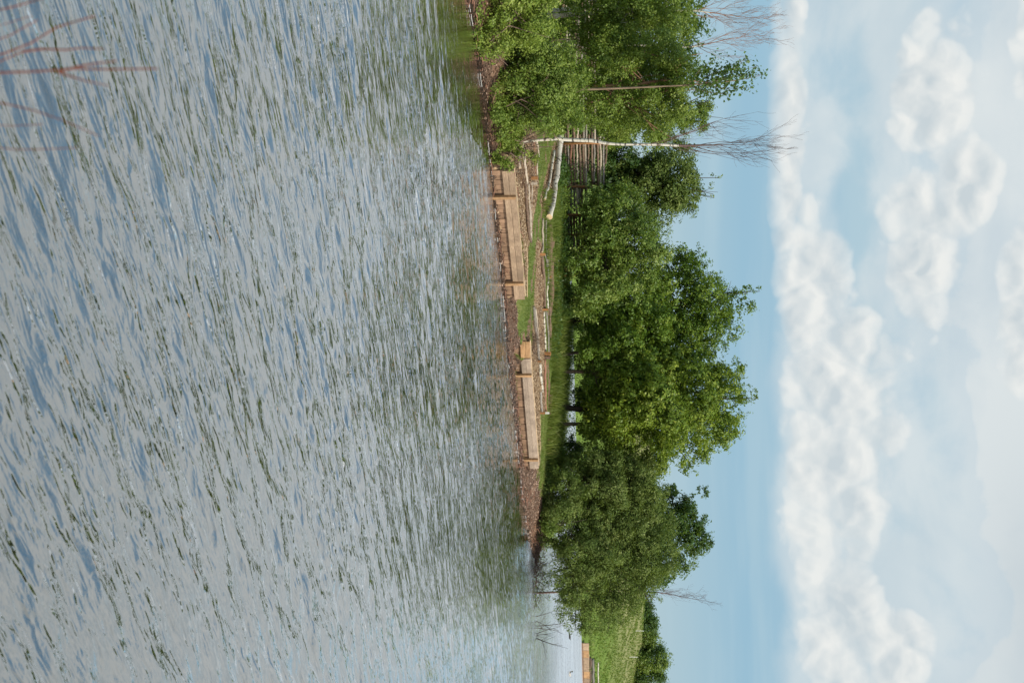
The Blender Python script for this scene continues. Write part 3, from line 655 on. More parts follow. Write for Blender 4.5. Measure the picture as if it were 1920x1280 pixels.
make_tree('leafy_birch', 'leafy birch with an orange-brown stem, second from the left edge', 'birch tree', gp(0, 162, Db),
    [lob(1110, 130, Db, 38, 42, 1.0), lob(1160, 120, Db, 42, 48, 1.1), lob(1220, 110, Db, 44, 44, 1.1), lob(1265, 130, Db, 30, 36, .9), lob(1140, 200, Db, 45, 34, 1.0), lob(1210, 195, Db, 50, 36, 1.0), lob(1270, 185, Db, 36, 30, .9), lob(1240, 235, Db, 30, 22, .7), lob(1285, 150, Db, 22, 26, .7), lob(1090, 190, Db, 26, 32, .8)],
    50000, .068, 'leaf_birch', 'twig_rust', 43, r0=.06, top=P(1330, 158, Db), sub=18, twig=.32, spread=.05)
b = gp(0, 165, 34.2)
q = QB(); rt = empty('young_poplar', b); tag(rt, 'young poplar with pale orange stem and sparse leafy top above the thicket', 'poplar')
q.tube(smooth_pts([b, P(1100, 168, 34.2), P(1200, 164, 34.2), P(1290, 160, 34.2), P(1380, 152, 34.2), P(1425, 142, 34.2)], 16), np.linspace(.048, .008, 16), 7, .04)
tips = []
r_ = np.random.default_rng(44)
for (xa, ya, xb, yb) in ((1290, 160, 1350, 105), (1300, 160, 1400, 112), (1310, 160, 1420, 125), (1330, 158, 1405, 140), (1290, 160, 1370, 178), (1320, 159, 1410, 165), (1290, 162, 1330, 175), (1340, 155, 1432, 140), (1280, 160, 1340, 130), (1300, 160, 1385, 125), (1310, 160, 1385, 150), (1280, 162, 1345, 160)):
    pp = smooth_pts([P(xa, ya, 34.2), P((xa + xb) / 2 - 6, (ya + yb) / 2 + (4 if yb > ya else -4), 34.2 + r_.uniform(-.4, .4)), P(xb, yb, 34.2 + r_.uniform(-.6, .6))], 9)
    q.tube(pp, np.linspace(.012, .004, 9), 4); tips.append(pp[2:])
q.build('trunk', M['bark_tan'], rt, origin=b)
tp = np.concatenate(tips); idx = r_.integers(0, len(tp), 1500); pos = tp[idx] + r_.normal(size=(1500, 3)) * .085
V, Q = leaves(pos, unit(r_.normal(size=(1500, 3))), .085, .75, .2, r_)
npmesh('crown', V, Q, M['leaf_dark'], rt, {'tint': ('FACE', r_.uniform(.3, 1, 1500))}, origin=b)
Db = 39
make_tree('leafy_birch', 'bright feathery tree behind the lone white birch trunk', 'tree', gp(0, 232, Db),
    [lob(1190, 240, Db, 40, 30, .9), lob(1240, 250, Db, 26, 18, .6), lob(1290, 215, Db, 30, 24, .7), lob(1320, 205, Db, 16, 16, .4), lob(1310, 235, Db, 12, 14, .4), lob(1150, 245, Db, 22, 22, .7), lob(1330, 190, Db, 8, 8, .2)],
    17000, .065, 'leaf_birch', 'bark', 45, r0=.05, sub=18, twig=.3)
Db = 40
make_tree('dark_shrub', 'dark green understorey bush in front of the left log stack', 'shrub', gp(0, 60, Db - .5),
    [lob(1060, 40, Db, 22, 30, .8), lob(1100, 150, Db, 16, 24, .6), lob(1150, 90, Db, 24, 40, 1.0), lob(1160, 0, Db, 25, 40, 1.0), lob(1130, 230, Db, 14, 12, .5)], 11000, .08, 'leaf_big', 'bark', 46, r0=.04, trunks=2)
Db = 52
make_tree('dark_tree', 'tall darker tree far behind the leafy birches at the left edge', 'tree', gp(0, 60, Db),
    [lob(1200, 20, Db, 80, 70, 2.), lob(1270, 50, Db, 45, 45, 1.3), lob(1290, 85, Db, 16, 20, .6), lob(1180, 120, Db, 80, 60, 1.6), lob(1295, 0, Db, 24, 40, 1.0), lob(1200, 200, Db, 60, 50, 1.4)],
    26000, .13, 'leaf_dark', 'bark', 47, r0=.12)
for i, (y, xx, rv, rh, lb) in enumerate([(-10, 1105, 50, 50, 'dark bush close behind the fence at the left edge'), (95, 1110, 50, 55, 'dark bush close behind the left part of the log fence'), (200, 1110, 48, 50, 'dark bush behind the fence, left of the tall log stack'), (300, 1120, 48, 45, 'dark bush directly behind the tallest log stack')]):
    make_tree('dark_bush', lb, 'bush', gp(0, y, 51), [lob(xx, y, 51.5, rv, rh, 1.0), lob(xx + 50, y + 15, 52, 34, rh * .8, 1.0), lob(xx - 35, y - 20, 51, 24, rh * .6, .8)], 9000, .13, 'leaf_dark', 'bark', 170 + i, r0=.04, trunks=3, spread=.08)
for i, (y, xx, dd, rv, rh, lb) in enumerate([(585, 1068, 53, 12, 24, 'dark overhanging bush at the back water left of the trunks')]):
    make_tree('dark_bush', lb, 'bush', gp(0, y, dd), [lob(xx, y, dd, rv, rh, .7), lob(xx + 14, y + 12, dd, rv * .7, rh * .6, .5)], 6000, .09, 'leaf_dark', 'bark', 190 + i, r0=.03, trunks=3)
# low greenery along the grass crest
for i, (x, y, dd, rv, rh, lf, lb) in enumerate([
    (1062, 560, 48, 10, 30, 'leaf_dark', 'low dark nettle clump below the pale-leaved bush'),
    (1054, 465, 47, 12, 34, 'leaf_dark', 'low dark clump of greenery at the foot of the log fence, right part'),
    (1051, 375, 46.3, 10, 34, 'leaf_birch', 'low green clump at the foot of the log fence near the white birch log'),
    (1050, 318, 46.3, 8, 24, 'leaf_dark', 'low blue-green clump in front of the tall log stack'),
    (1047, 855, 49.5, 16, 22, 'leaf_yellow', 'low bright green shrub right of the pale trunk'),
    (1075, 850, 51, 22, 26, 'leaf_dark', 'dark shrub at the back water side right of the pale trunk'),
    (1095, 745, 52, 18, 30, 'leaf_dark', 'dark shrub hanging over the back water between the trunks'),
    (1030, 975, 47, 12, 26, 'leaf_yellow', 'grassy green shrub at the top of the pebbly beach')]):
    make_tree('low_bush', lb, 'shrub', gp(0, y, dd), [lob(x, y, dd, rv, rh * .8, .6), lob(x + 2, y + rh * .5, dd, rv * .8, rh * .5, .5), lob(x - 1, y - rh * .5, dd, rv * .8, rh * .5, .5)],
        5200, .07, lf, 'bark', 60 + i, r0=.018, trunks=3, sub=26, twig=.2, fill=.3, spread=.05)

# far hedge and bushes on the meadow slope
def fg(y, Dd): X = (y - 640) / FPX * Dd; return np.array([X, Dd, float(farz(np.array(X), np.array(Dd)))])
g_ = 'bushes along the hill crest'
for i, (y, top, rh, lf, lb) in enumerate([
    (1165, 1232, 16, 'leaf_dark', 'first crest bush beside the willow'), (1192, 1232, 18, 'leaf_yellow', 'low olive crest bush above the left white stake'),
    (1216, 1247, 16, 'leaf_dark', 'taller crest bush between the two white stakes'), (1240, 1254, 17, 'leaf_yellow', 'tallest yellowish crest bush above the right white stake'),
    (1264, 1248, 18, 'leaf_dark', 'crest bush at the right end of the hill'), (1296, 1240, 20, 'leaf_dark', 'crest bush cut by the picture edge'), (1140, 1222, 16, 'leaf_dark', 'crest bush mostly behind the willow')]):
    Dd = 226 + i % 3 * 2; b = fg(y, Dd)
    make_tree('hill_bush', lb, 'bush', b, [lob(1202, y, Dd, 15, rh * 1.1, 1.6), lob((1210 + top) / 2, y + 4, Dd, (top - 1205) * .34, rh * .8, 1.5), lob(top - 8, y + 2, Dd, 8, rh * .45, 1.)],
        5200, .34, lf, 'bark', 120 + i, r0=.12, sub=9, twig=.8, spread=.35, group=g_)
for i, (y, Dd, xx, rv, rh, lf, lb) in enumerate([(655, 122, 1092, 16, 26, 'leaf_willow', 'hazy bush on the far shore seen left of the dark trunks'), (720, 128, 1092, 12, 26, 'leaf_willow', 'hazy bush on the far shore seen between the trunks'),
    (790, 132, 1094, 16, 24, 'leaf_dark', 'dark bush on the far shore seen by the pale trunk'), (580, 118, 1092, 14, 34, 'leaf_dark', 'bush on the far shore mostly behind the broad bush'), (860, 136, 1094, 16, 30, 'leaf_willow', 'pale bush on the far shore behind the thicket'), (690, 126, 1098, 15, 20, 'leaf_dark', 'darker bush on the far shore just left of the brown trunk'), (760, 130, 1098, 14, 22, 'leaf_willow', 'olive bush on the far shore behind the thick dark trunk'), (618, 120, 1092, 14, 24, 'leaf_willow', 'olive bush on the far shore by the leftmost dark trunk')]):
    make_tree('shore_bush', lb, 'bush', fg(y, Dd), [lob(xx, y, Dd, rv, rh, 1.6), lob(xx + 6, y + 10, Dd, rv * .8, rh * .5, 1.2)], 3600, .26, lf, 'bark', 140 + i, r0=.08, sub=9, twig=.5, spread=.25)

# ------------------------------------------------------------------ timber retaining walls
def wallthing(label, w_, top, mats, board_w=.19, posts=(), nfascia=1, joints=()):
    (ax, ay), (bx_, by_) = w_; L = math.hypot(bx_ - ax, by_ - ay); dx, dy = (bx_ - ax) / L, (by_ - ay) / L
    root = empty('timber_retaining_wall', (ax, ay, 0)); tag(root, label, 'retaining wall', 'timber retaining walls at the water edge')
    org = (ax, ay, 0)
    def at(a, b, z): return (ax + dx * a - dy * b, ay + dy * a + dx * b, z)
    a = 0.04; i = 0
    while a < L - .06:
        wd = min(board_w * random.uniform(.85, 1.15), L - .04 - a); m = MB(); jb = random.uniform(-.012, .012)
        tb = top - .30 + random.uniform(-.01, .01)
        m.box(at(a + wd / 2, .02 + jb, (tb - .5) / 2), wd - .012, .045, tb + .5, (dx, dy), .004, .002); m.build('board', M['pile'], root, origin=org); a += wd; i += 1
    cuts = [0] + list(joints) + [L]
    for c0, c1 in zip(cuts[:-1], cuts[1:]):
        for r0_ in range(nfascia):
            h = .315 / nfascia; m = MB(); zc = top - .315 + h * (r0_ + .5)
            m.box(at((c0 + c1) / 2, -.045 + random.uniform(-.004, .004), zc), c1 - c0 - .006, .055, h - .006, (dx, dy), .006, .002); m.build('fascia_board', M[mats], root, origin=org)
    m = MB(); m.box(at(L / 2, .075, top + .004), L - .01, .05, .03, (dx, dy), .004, .002); m.build('capping_batten', M['cut'], root, origin=org)
    for pa, hh in posts:
        m = MB(); m.box(at(pa, -.115, (top + hh - .7) / 2), .10, .08, top + hh + .7, (dx, dy), .01, .003); m.build('post', M['plank_fresh'], root, origin=org)
    return root
wallthing('left timber retaining wall with one wide board above short upright boards', W1, .60, 'plank', posts=((.95, -.0), (4.62, .0)), nfascia=2, joints=(3.0,))
wallthing('right timber retaining wall with two long boards above upright boards', W2, .60, 'plank_grey', posts=((.78, .0), (5.6, .01)), nfascia=2)
wallthing('short orange-brown end panel of the right retaining wall beside the brushwood', W2L, .60, 'plank_fresh', nfascia=2)
# far wall
A = fg(1190, 163.5); B = fg(1330, 176)
fa, fb = np.array(A[:2]), np.array(B[:2])
sA = FS0 + FT * float((fa - FS0) @ FT) - FN * .15; sB = FS0 + FT * float((fb - FS0) @ FT) - FN * .15
r0 = empty('timber_retaining_wall', (sA[0], sA[1], 0)); tag(r0, 'distant tan timber retaining wall along the far shore below the green slope', 'retaining wall', 'timber retaining walls at the water edge')
Lf = float(np.linalg.norm(sB - sA)); seg = 9
for i in range(seg):
    c0 = sA + FT * Lf * (i + .5) / seg; m = MB(); m.box((c0[0], c0[1], .60 + random.uniform(-.02, .02)), Lf / seg - .05, .1, .82, tuple(FT), .01); m.build('fascia_board', M['plank_fresh' if i % 3 == 1 else 'plank'], r0, origin=(sA[0], sA[1], 0))
    m = MB(); m.box((c0[0] , c0[1] + .1, .0), Lf / seg - .03, .08, .8, tuple(FT), .01); m.build('board', M['pile'], r0, origin=(sA[0], sA[1], 0))

# ------------------------------------------------------------------ logs
def log(label, pts, r, mt, lift=0.0, group=None, name='log', taper=.8, knots=True, cat='log'):
    w_ = [hit(x, y) for x, y in pts]
    w_ = np.array([(p[0], p[1], p[2] + r * .75 + lift) for p in w_]); n = max(8, len(pts) * 3)
    if len(pts) > 3:                                                # a log is stiffer than the ground it lies on
        t_ = np.r_[0, np.cumsum(np.hypot(*np.diff(w_[:, :2], axis=0).T))]; w_[:, 2] = .25 * w_[:, 2] + .75 * np.polyval(np.polyfit(t_, w_[:, 2], 1), t_) + r * .15
    q = smooth_pts(w_, n); q[1:-1] += rng.normal(size=(n - 2, 3)) * r * .14
    rad = np.linspace(r, r * taper, n) * (1 + .09 * rng.normal(size=n))
    m = MB(); m.tube(q, rad, 9, True, .06); org = tuple(q[0] - np.array([0, 0, r]))
    o = m.build(name, [M[mt], M['cut']], origin=org)
    for p in o.data.polygons:
        if len(p.vertices) > 4: p.material_index = 1
        else: p.use_smooth = True
    return tag(o, label, cat, group)
gl = 'logs edging the planting beds'
log('pale log lying just under the foot of the white birch', [(971, 262), (971, 290), (972, 316)], .045, 'bark_pale', group=gl)
log('crooked pale log left of the dark reddish log behind the left wall', [(977, 262), (979, 295), (984, 325), (986, 344)], .05, 'bark_pale', group=gl)
log('long dark reddish log behind the left retaining wall', [(983, 342), (984, 390), (987, 428), (990, 444), (994, 453)], .05, 'bark_brown', group=gl)
log('straight grey-brown log parallel to the dark reddish log', [(989, 345), (990, 385), (992, 420), (994, 446)], .04, 'bark_pale', group=gl)
log('thin pale pole at the grass side of the left chip bed', [(996, 346), (996, 395), (996, 452)], .022, 'bark_pale', group=gl)
log('crooked brown branch in the left bed near the white birch', [(996, 262), (997, 300), (1000, 330)], .035, 'bark_brown', group=gl)
log('wavy pale branch at the grass side near the white birch', [(1003, 262), (1008, 293), (1003, 310), (1004, 328)], .032, 'bark_pale', group=gl)
log('short brown branch between the crooked and wavy branches near the white birch', [(1000, 262), (1001, 295), (1003, 325)], .03, 'bark_red', group=gl)
log('thin straight batten lying in the grass behind the left wall end', [(987, 458), (988, 510), (988, 557)], .016, 'cut', group=gl)
log('thick white birch log lying curved on the grass', [(1042, 243), (1040, 290), (1035, 340), (1028, 380), (1020, 407)], .115, 'birch_log', lift=.05, group=gl, taper=.95)
log('thinner white birch log lying in front of the thick curved one', [(1034, 283), (1030, 315), (1025, 340), (1019, 362), (1017, 374)], .055, 'birch_log', lift=.03, group=gl)
log('grey log beginning at the end of the thick birch log', [(1016, 409), (1014, 430), (1016, 452), (1014, 472)], .045, 'bark_pale', group=gl)
log('second grey log behind the one at the birch log end', [(1020, 409), (1019, 430), (1022, 452), (1022, 468)], .04, 'bark_grey', group=gl)
log('dark knotty log right of the first orange stake', [(1014, 481), (1017, 505), (1020, 520), (1020, 550), (1020, 577)], .055, 'bark_brown', group=gl)
log('twisted grey log behind the dark knotty one', [(1022, 468), (1023, 490), (1027, 512), (1025, 532)], .045, 'bark_grey', group=gl)
log('short leaning branch by the first orange stake', [(1019, 478), (1022, 487), (1025, 500)], .028, 'bark_grey', group=gl, lift=.03)
log('pale stripped log ending at the second orange stake', [(1025, 528), (1024, 550), (1026, 577)], .042, 'birch_log', group=gl)
log('thin birch log with black marks right of the second orange stake', [(1018, 584), (1019, 612), (1020, 640), (1022, 658)], .042, 'birch_log', group=gl)
log('grey middle log of the three right of the second stake', [(1024, 583), (1026, 620), (1027, 660)], .042, 'bark_grey', group=gl)
log('rear brown log of the bundle right of the second stake', [(1029, 530), (1030, 595), (1031, 660)], .036, 'bark_brown', group=gl)
log('long grey log along the water side of the chip bed, starting by the grass', [(998, 574), (999, 600), (1002, 622), (1006, 650), (1008, 675)], .055, 'bark_grey', group=gl)
log('pale thin log beside the long grey one, left of the middle stake', [(1002, 578), (1004, 610), (1008, 640), (1010, 660)], .035, 'bark_pale', group=gl)
log('white birch log with dark patches above the right retaining wall', [(1009, 681), (1011, 700), (1013, 715), (1015, 734)], .055, 'birch_log', group=gl)
log('grey log continuing from the white birch log to the end stake', [(1011, 733), (1012, 752), (1014, 771)], .055, 'bark_grey', group=gl)
log('straight red-brown log at the rear of the right bed', [(1021, 674), (1021, 705), (1021, 740), (1022, 771)], .045, 'bark_red', group=gl)
log('thin pale batten along the grass behind the right retaining wall', [(1011, 778), (1013, 825), (1012, 870)], .018, 'cut', group=gl)
gs = 'orange stakes holding the edging logs'
def stake(label, x, y, h, wd=.07, mt='stake', capw=False):
    p = hit(x, y); m = MB(); a = random.uniform(-.4, .4)
    hw = wd / 2; zs = [p[2] - .12, p[2] + h * .96, p[2] + h]; v = []
    for z_, s_ in zip(zs, (1, 1, .72)):
        for cx_, cy_ in ((-1, -1), (1, -1), (1, 1), (-1, 1)):
            v.append((p[0] + (cx_ * math.cos(a) - cy_ * math.sin(a)) * hw * s_, p[1] + (cx_ * math.sin(a) + cy_ * math.cos(a)) * hw * s_, z_))
    f = [(3, 2, 1, 0), (8, 9, 10, 11)] + [(i + j, i + (j + 1) % 4, i + 4 + (j + 1) % 4, i + 4 + j) for i in (0, 4) for j in range(4)]
    m.add(v, f); o = m.build('stake', M[mt], origin=(p[0], p[1], p[2])); return tag(o, label, 'stake', gs)
stake('orange stake left end of the left bed near the white birch', 996, 334, .20, .10)
stake('short beam end standing right of the leftmost orange stake', 995, 344, .20, .09, 'bark_pale')
stake('orange stake between the grey logs and the dark knotty log', 1012, 477, .18, .09)
stake('orange stake between the dark knotty log and the thin birch log', 1020, 580, .20, .07)
stake('orange stake behind the dark knotty log by the dirt path', 1028, 519, .12, .06)
stake('left one of two square stakes standing side by side', 1021, 663, .24, .11)
stake('right one of two square stakes standing side by side, darker', 1021, 670, .22, .11, 'bark_brown')
stake('small orange stake left of the white birch log above the right wall', 1007, 677, .14, .06)
stake('orange end stake of the right log bed', 1012, 774, .20, .07)
stake('white-topped end stake behind the orange one at the right bed end', 1021, 774, .18, .07, 'white')

# ------------------------------------------------------------------ log fence (stacked deadwood between stakes)
fr_ = empty('log_fence', gp(0, 300, 47)); tag(fr_, 'long fence of stacked thin logs held between orange stakes behind the grass', 'log fence'); fo = fr_.location.copy()
def fpt(y): Dd = np.interp(y, [-60, 270, 560], [45, 47, 49]); return np.array([(y - 640) / FPX * Dd, Dd])
bays = [(-60, 84, 1.45, 12), (88, 268, 1.45, 12), (272, 349, 1.9, 16), (353, 402, 1.05, 9), (405, 439, 1.05, 9), (443, 512, 1.0, 9)]
mats_ = ['bark_grey', 'bark_brown', 'bark_pale', 'bark_brown', 'bark_brown', 'bark_grey', 'bark_red']
for bi, (y0, y1, H, nl) in enumerate(bays):
    for k_ in range(nl):
        for side in (0, 1):
            if side == 1 and k_ % 2: continue
            a = fpt(y0 - (18 if bi == 2 else 4) + random.uniform(-6, 6)); b = fpt(y1 + random.uniform(-14, 8))
            if random.random() < .25 and y1 - y0 > 70: b = a + (b - a) * random.uniform(.55, .85)
            ga, gb = float(gz(a[0], a[1])), float(gz(b[0], b[1])); zz = .07 + H * k_ / nl + random.uniform(-.012, .012); off = .11 * side
            r0_ = random.uniform(.046, .068); n = 8
            pts = np.linspace(0, 1, n)[:, None] * (np.array([b[0], b[1] + off, gb + zz + random.uniform(-.03, .03)]) - np.array([a[0], a[1] + off, ga + zz])) + np.array([a[0], a[1] + off, ga + zz])
            pts[1:-1] += rng.normal(size=(n - 2, 3)) * .014
            m = MB(); m.tube(pts, np.linspace(r0_, r0_ * .75, n), 6, True, .05); o = m.build('log', [M[random.choice(mats_)], M['stake' if side == 0 else 'cut']], fr_, origin=fo)
            for p in o.data.polygons:
                if len(p.vertices) > 4: p.material_index = 1
                else: p.use_smooth = True
for (y, hh) in ((86, 1.5), (270, 1.95), (351, 1.3), (403.5, 1.05), (441, 1.05), (515, 1.0), (-20, 1.45)):
    for off in (-.12, .24):
        a = fpt(y); g0 = float(gz(a[0], a[1])); m = MB(); m.tube([(a[0] + .01, a[1] + off, g0 - .1), (a[0], a[1] + off, g0 + hh * .5), (a[0] + .02, a[1] + off, g0 + hh)], [.05, .05, .045], 8); m.build('stake', M['stake'], fr_, True, origin=fo)

# ------------------------------------------------------------------ brushwood and roots
def brush(name, label, cat, base, n, ln, spread, mt, seed, up=.6, rr=.008, lean=(0, 0, 0), leafs=0):
    r_ = np.random.default_rng(seed); base = np.array(base, float); root = empty(name, base); tag(root, label, cat); q = QB(); pts_all = []
    for i in range(n):
        s = base + r_.normal(size=3) * np.array([spread, spread * .6, .03]); d = unit(r_.normal(size=3) * np.array([1, .8, .5]) + np.array([0, 0, up]) + np.array(lean)); L_ = ln * r_.uniform(.4, 1.1)
        pp = smooth_pts([s, s + d * L_ * .5 + r_.normal(size=3) * .05, s + d * L_ + r_.normal(size=3) * .1 + np.array([0, 0, -.06])], 6); q.tube(pp, np.linspace(rr, rr * .3, 6), 4); pts_all.append(pp[2:])
        for _ in range(3):
            j = r_.integers(1, 5); e = unit(d + r_.normal(size=3) * .7) * L_ * .4; q.tube([pp[j], pp[j] + e * .5, pp[j] + e], [rr * .5, rr * .4, rr * .25], 3); pts_all.append(np.array([pp[j] + e * .5, pp[j] + e]))
    q.build('twigs', M[mt], root, origin=base)
    if leafs:
        tp = np.concatenate(pts_all); ii = r_.integers(0, len(tp), leafs); V, Q = leaves(tp[ii] + r_.normal(size=(leafs, 3)) * .05, unit(r_.normal(size=(leafs, 3))), .07, .5, .2, r_)
        npmesh('leaves', V, Q, M['leaf_willow'], root, {'tint': ('FACE', r_.uniform(.2, .9, leafs))}, origin=base)
    return root
brush('brushwood', 'brown brushwood heap against the left end of the right wall', 'brushwood', hit(958, 640), 60, .7, .22, 'bark_brown', 71, .7, lean=(0, .3, 0))
brush('dead_shrub', 'dead greyish stems rising from the mud bank in front of the dense shrub', 'dead shrub', hit(916, 186), 9, 1.4, .05, 'bark_tan', 72, 1.2, .013)
brush('brushwood', 'curled dark roots and twigs at the muddy edge below the white birch', 'brushwood', hit(925, 235), 45, .5, .5, 'bark', 73, .4)
brush('brushwood', 'brown twig tangle at the mud edge left of the left wall', 'brushwood', hit(928, 285), 45, .4, .5, 'bark_brown', 74, .3)
brush('dead_shrub', 'reddish-brown dead twigs at the right end of the pebbly beach', 'dead shrub', P(1004, 1045, 49.2), 70, .9, .5, 'twig', 75, .35)
brush('dead_shrub', 'dark twigs trailing in the water under the willow', 'dead shrub', np.array([10.0, 50.0, .05]), 90, 1.3, .55, 'bark', 76, .5, leafs=500)
brush('dead_shrub', 'pale dead stems on the grass at the back of the pebbly beach', 'dead shrub', hit(1008, 985), 12, 1.0, .15, 'bark_tan', 77, .9, .009)
for i, (y, dd, hpx, lb) in enumerate([(1157, 51.5, 45, 'upright bare twig in the water, left one under the willow tip'), (1173, 51.8, 60, 'upright bare twig in the water, middle one under the willow tip'), (1190, 51.8, 78, 'bare twig with side shoots standing farthest out in the water')]):
    p = P(1007, y, dd); p[2] = -.3; brush('water_twig', lb, 'twig', p, 4 if i == 2 else 2, .55 + hpx / FPX * dd, .03, 'bark', 80 + i, 2.6, .017, leafs=0)

# white stakes on the far slope
for y, lb in ((1179, 'left slim white stake on the hillside'), (1228, 'right slim white stake on the hillside')):
    b = fg(y, 214); m = MB(); m.box((b[0], b[1], b[2] + .7), .08, .08, 1.6, (1, 0), .02); tag(m.build('marker_stake', M['white'], origin=tuple(b)), lb, 'stake')
# logs and plank above the far wall
def flog(label, y0, y1, s, r, mt, z=0.0, zend=0.0):
    out = []
    for y, zz in ((y0, z), (y1, zend)):
        ux = (y - 640) / FPX; t = None
        # point on the far shore offset s inland along the sight line for y
        Dd = ((FS0 + FN * s) @ FN) / (ux * FN[0] + FN[1]); out.append(np.array([ux * Dd, Dd, float(farz(np.array(ux * Dd), np.array(Dd))) + r * .7 + zz]))
    m = MB(); pts = smooth_pts(out, 8); pts[1:-1] += rng.normal(size=(6, 3)) * r * .3; m.tube(pts, np.linspace(r, r * .8, 8), 8, True, .05); return tag(m.build('log', M[mt], smooth=True, origin=tuple(out[0])), label, 'log', 'logs above the distant wall')
flog('pale distant log directly above the far wall', 1214, 1300, 1.2, .16, 'bark_pale'); flog('brown distant log pile stem behind the pale one', 1231, 1300, 2.4, .22, 'bark_brown'); flog('second brown distant stem of the far pile', 1234, 1302, 3.0, .22, 'bark_grey', .2, .2)
flog('white pole leaning down the bank behind the far logs', 1240, 1300, 4.4, .10, 'birch_log', .7, .7)

# ------------------------------------------------------------------ ducks
def duck(label, x, y, heading, sc=1.0, dark=False):
    ux = (y - 640) / FPX; Dd = 2.9 * FPX / (1130 - x); p = np.array([ux * Dd, Dd, 0.0]); root = empty('duck', p); root.rotation_euler = (0, 0, heading); tag(root, label, 'duck')
    th = np.linspace(0, 1, 11)
    bodyx = -.26 + .50 * th; br = .095 * np.sin(np.pi * np.clip(th * .93 + .05, 0, 1)) ** .7; pts = np.stack([bodyx, 0 * th, .05 + .07 * (1 - th) ** 3 + .01 * th], 1) * sc
    q = QB(); q.tube(pts, br * sc, 12); q.build('body', M['duck_dark' if dark else 'duck_pale'], root)
    q = QB(); q.tube(np.array([(.16, 0, .09), (.20, 0, .17), (.215, 0, .22), (.225, 0, .25), (.235, 0, .285), (.24, 0, .31)]) * sc, np.array([.055, .036, .034, .048, .045, .01]) * sc, 10)
    q.build('head', M['duck_head'], root)
    q = QB(); q.tube(np.array([(.26, 0, .252), (.30, 0, .243), (.33, 0, .238)]) * sc, np.array([.018, .014, .006]) * sc, 6); q.build('bill', M['duck_bill'], root)
    q = QB(); q.tube(np.array([(-.18, 0, .10), (-.27, 0, .13), (-.32, 0, .15)]) * sc, np.array([.05, .03, .006]) * sc, 6); q.build('tail', M['duck_head'], root)
M['duck_pale'] = mat('pale_duck_plumage', lambda b: principled(b, b.ramp(b.noise(objco(b), 9, 3), [(.35, (.30, .27, .24)), (.65, (.62, .59, .54))]), .7))
M['duck_dark'] = mat('dark_duck_plumage', lambda b: principled(b, (.05, .042, .035), .7))
M['duck_head'] = mat('blackish_duck_head', lambda b: principled(b, (.012, .018, .014), .5)); M['duck_bill'] = mat('duck_bill_skin', lambda b: principled(b, (.35, .28, .08), .5))
duck('pale-bodied duck with dark head swimming on open water before the far wall', 1067, 1262, R(205), 1.15)
duck('small dark duck swimming beside the willow tip', 1067, 1192, R(170), .95, True)

# ------------------------------------------------------------------ foreground red twigs (dogwood on the near bank)
bs = np.array([-.62, 2.35, .86]); rd = empty('dogwood_shrub', bs); tag(rd, 'red leafless dogwood stems close to the camera over the near water', 'shrub')
for pts, dd, rr in [([(0, 137), (60, 136), (130, 128), (165, 127), (230, 133), (295, 129)], 2.35, .0034), ([(110, 134), (160, 122), (220, 114)], 2.35, .0024), ([(110, 136), (160, 152), (205, 161)], 2.35, .002),
    ([(0, 104), (42, 97), (65, 75), (90, 58), (130, 38), (178, 30)], 2.45, .0030), ([(42, 97), (80, 92), (125, 94), (150, 90), (195, 92)], 2.45, .0023), ([(0, 124), (20, 112), (42, 97)], 2.45, .0026), ([(0, 22), (40, 8), (85, -4)], 2.5, .0030),
    ([(0, 82), (25, 62), (55, 42), (70, 38)], 2.6, .0022), ([(0, 190), (30, 200), (75, 207), (110, 224), (150, 238), (185, 255)], 2.5, .0025), ([(0, 236), (40, 237), (80, 233)], 2.7, .0017), ([(0, 279), (60, 282), (100, 278), (145, 277)], 2.6, .0019), ([(0, 50), (30, 40), (60, 30)], 2.7, .0015)]:
    w_ = [P(x, y, dd) for x, y in pts]
    if pts[0][0] == 0:
        e = w_[0]; w_ = [bs + np.array([(e[0] - bs[0]) * .25, 0, -.08]), bs + (e - bs) * np.array([.75, .8, .55])] + w_
    q = QB(); sm = smooth_pts(w_, 16); q.tube(sm, np.linspace(rr * 1.25, rr * .55, 16), 6); q.build('stem', M['redtwig'], rd, origin=bs)

# ------------------------------------------------------------------ ground cover
def scatter(n, x0, x1, y0, y1, seed):
    r_ = np.random.default_rng(seed); return r_, r_.uniform(x0, x1, n), r_.uniform(y0, y1, n)
def blades(name, X, Y, hgt, wid, mt, r_, tintm=.4, zf=gz):
    n = len(X); Z = zf(X, Y); a = r_.uniform(0, 6.28, n); h = hgt * r_.uniform(.5, 1.35, n); wv = np.stack([np.cos(a), np.sin(a), 0 * a], 1) * (wid / 2)
    base = np.stack([X, Y, Z - .01], 1); ben = np.stack([r_.normal(size=n) * .3, r_.normal(size=n) * .3, np.ones(n)], 1) * h[:, None]
    mid = base + ben * .55; tip = base + ben * np.array([1.5, 1.5, .95])
    V = np.stack([base - wv, base + wv, mid + wv * .7, mid - wv * .7, tip], 1).reshape(-1, 3); i = np.arange(n)[:, None] * 5
    F = np.concatenate([i + np.array([0, 1, 2]), i + np.array([0, 2, 3]), i + np.array([3, 2, 4])])
    t_ = (tintm + .18 * r_.normal(size=n) + .5 * rough(X * .8, Y * .8)).clip(0, 1)
    return tag(npmesh(name, V, F, M[mt], attr={'tint': ('FACE', np.tile(t_, 3))}), kind='stuff')
r_, X, Y = scatter(200000, -12, 12, 29, 56, 201); g, ch, di = covers(X, Y); k_ = (g > .5) & (ch < .5) & ((di < .5) | (r_.random(len(X)) < .12)) & (np.abs(X / Y) < .34)
o = blades('grass', X[k_][:90000], Y[k_][:90000], .075, .014, 'grassblade', r_); tag(o, 'short green grass on the bank', 'grass')
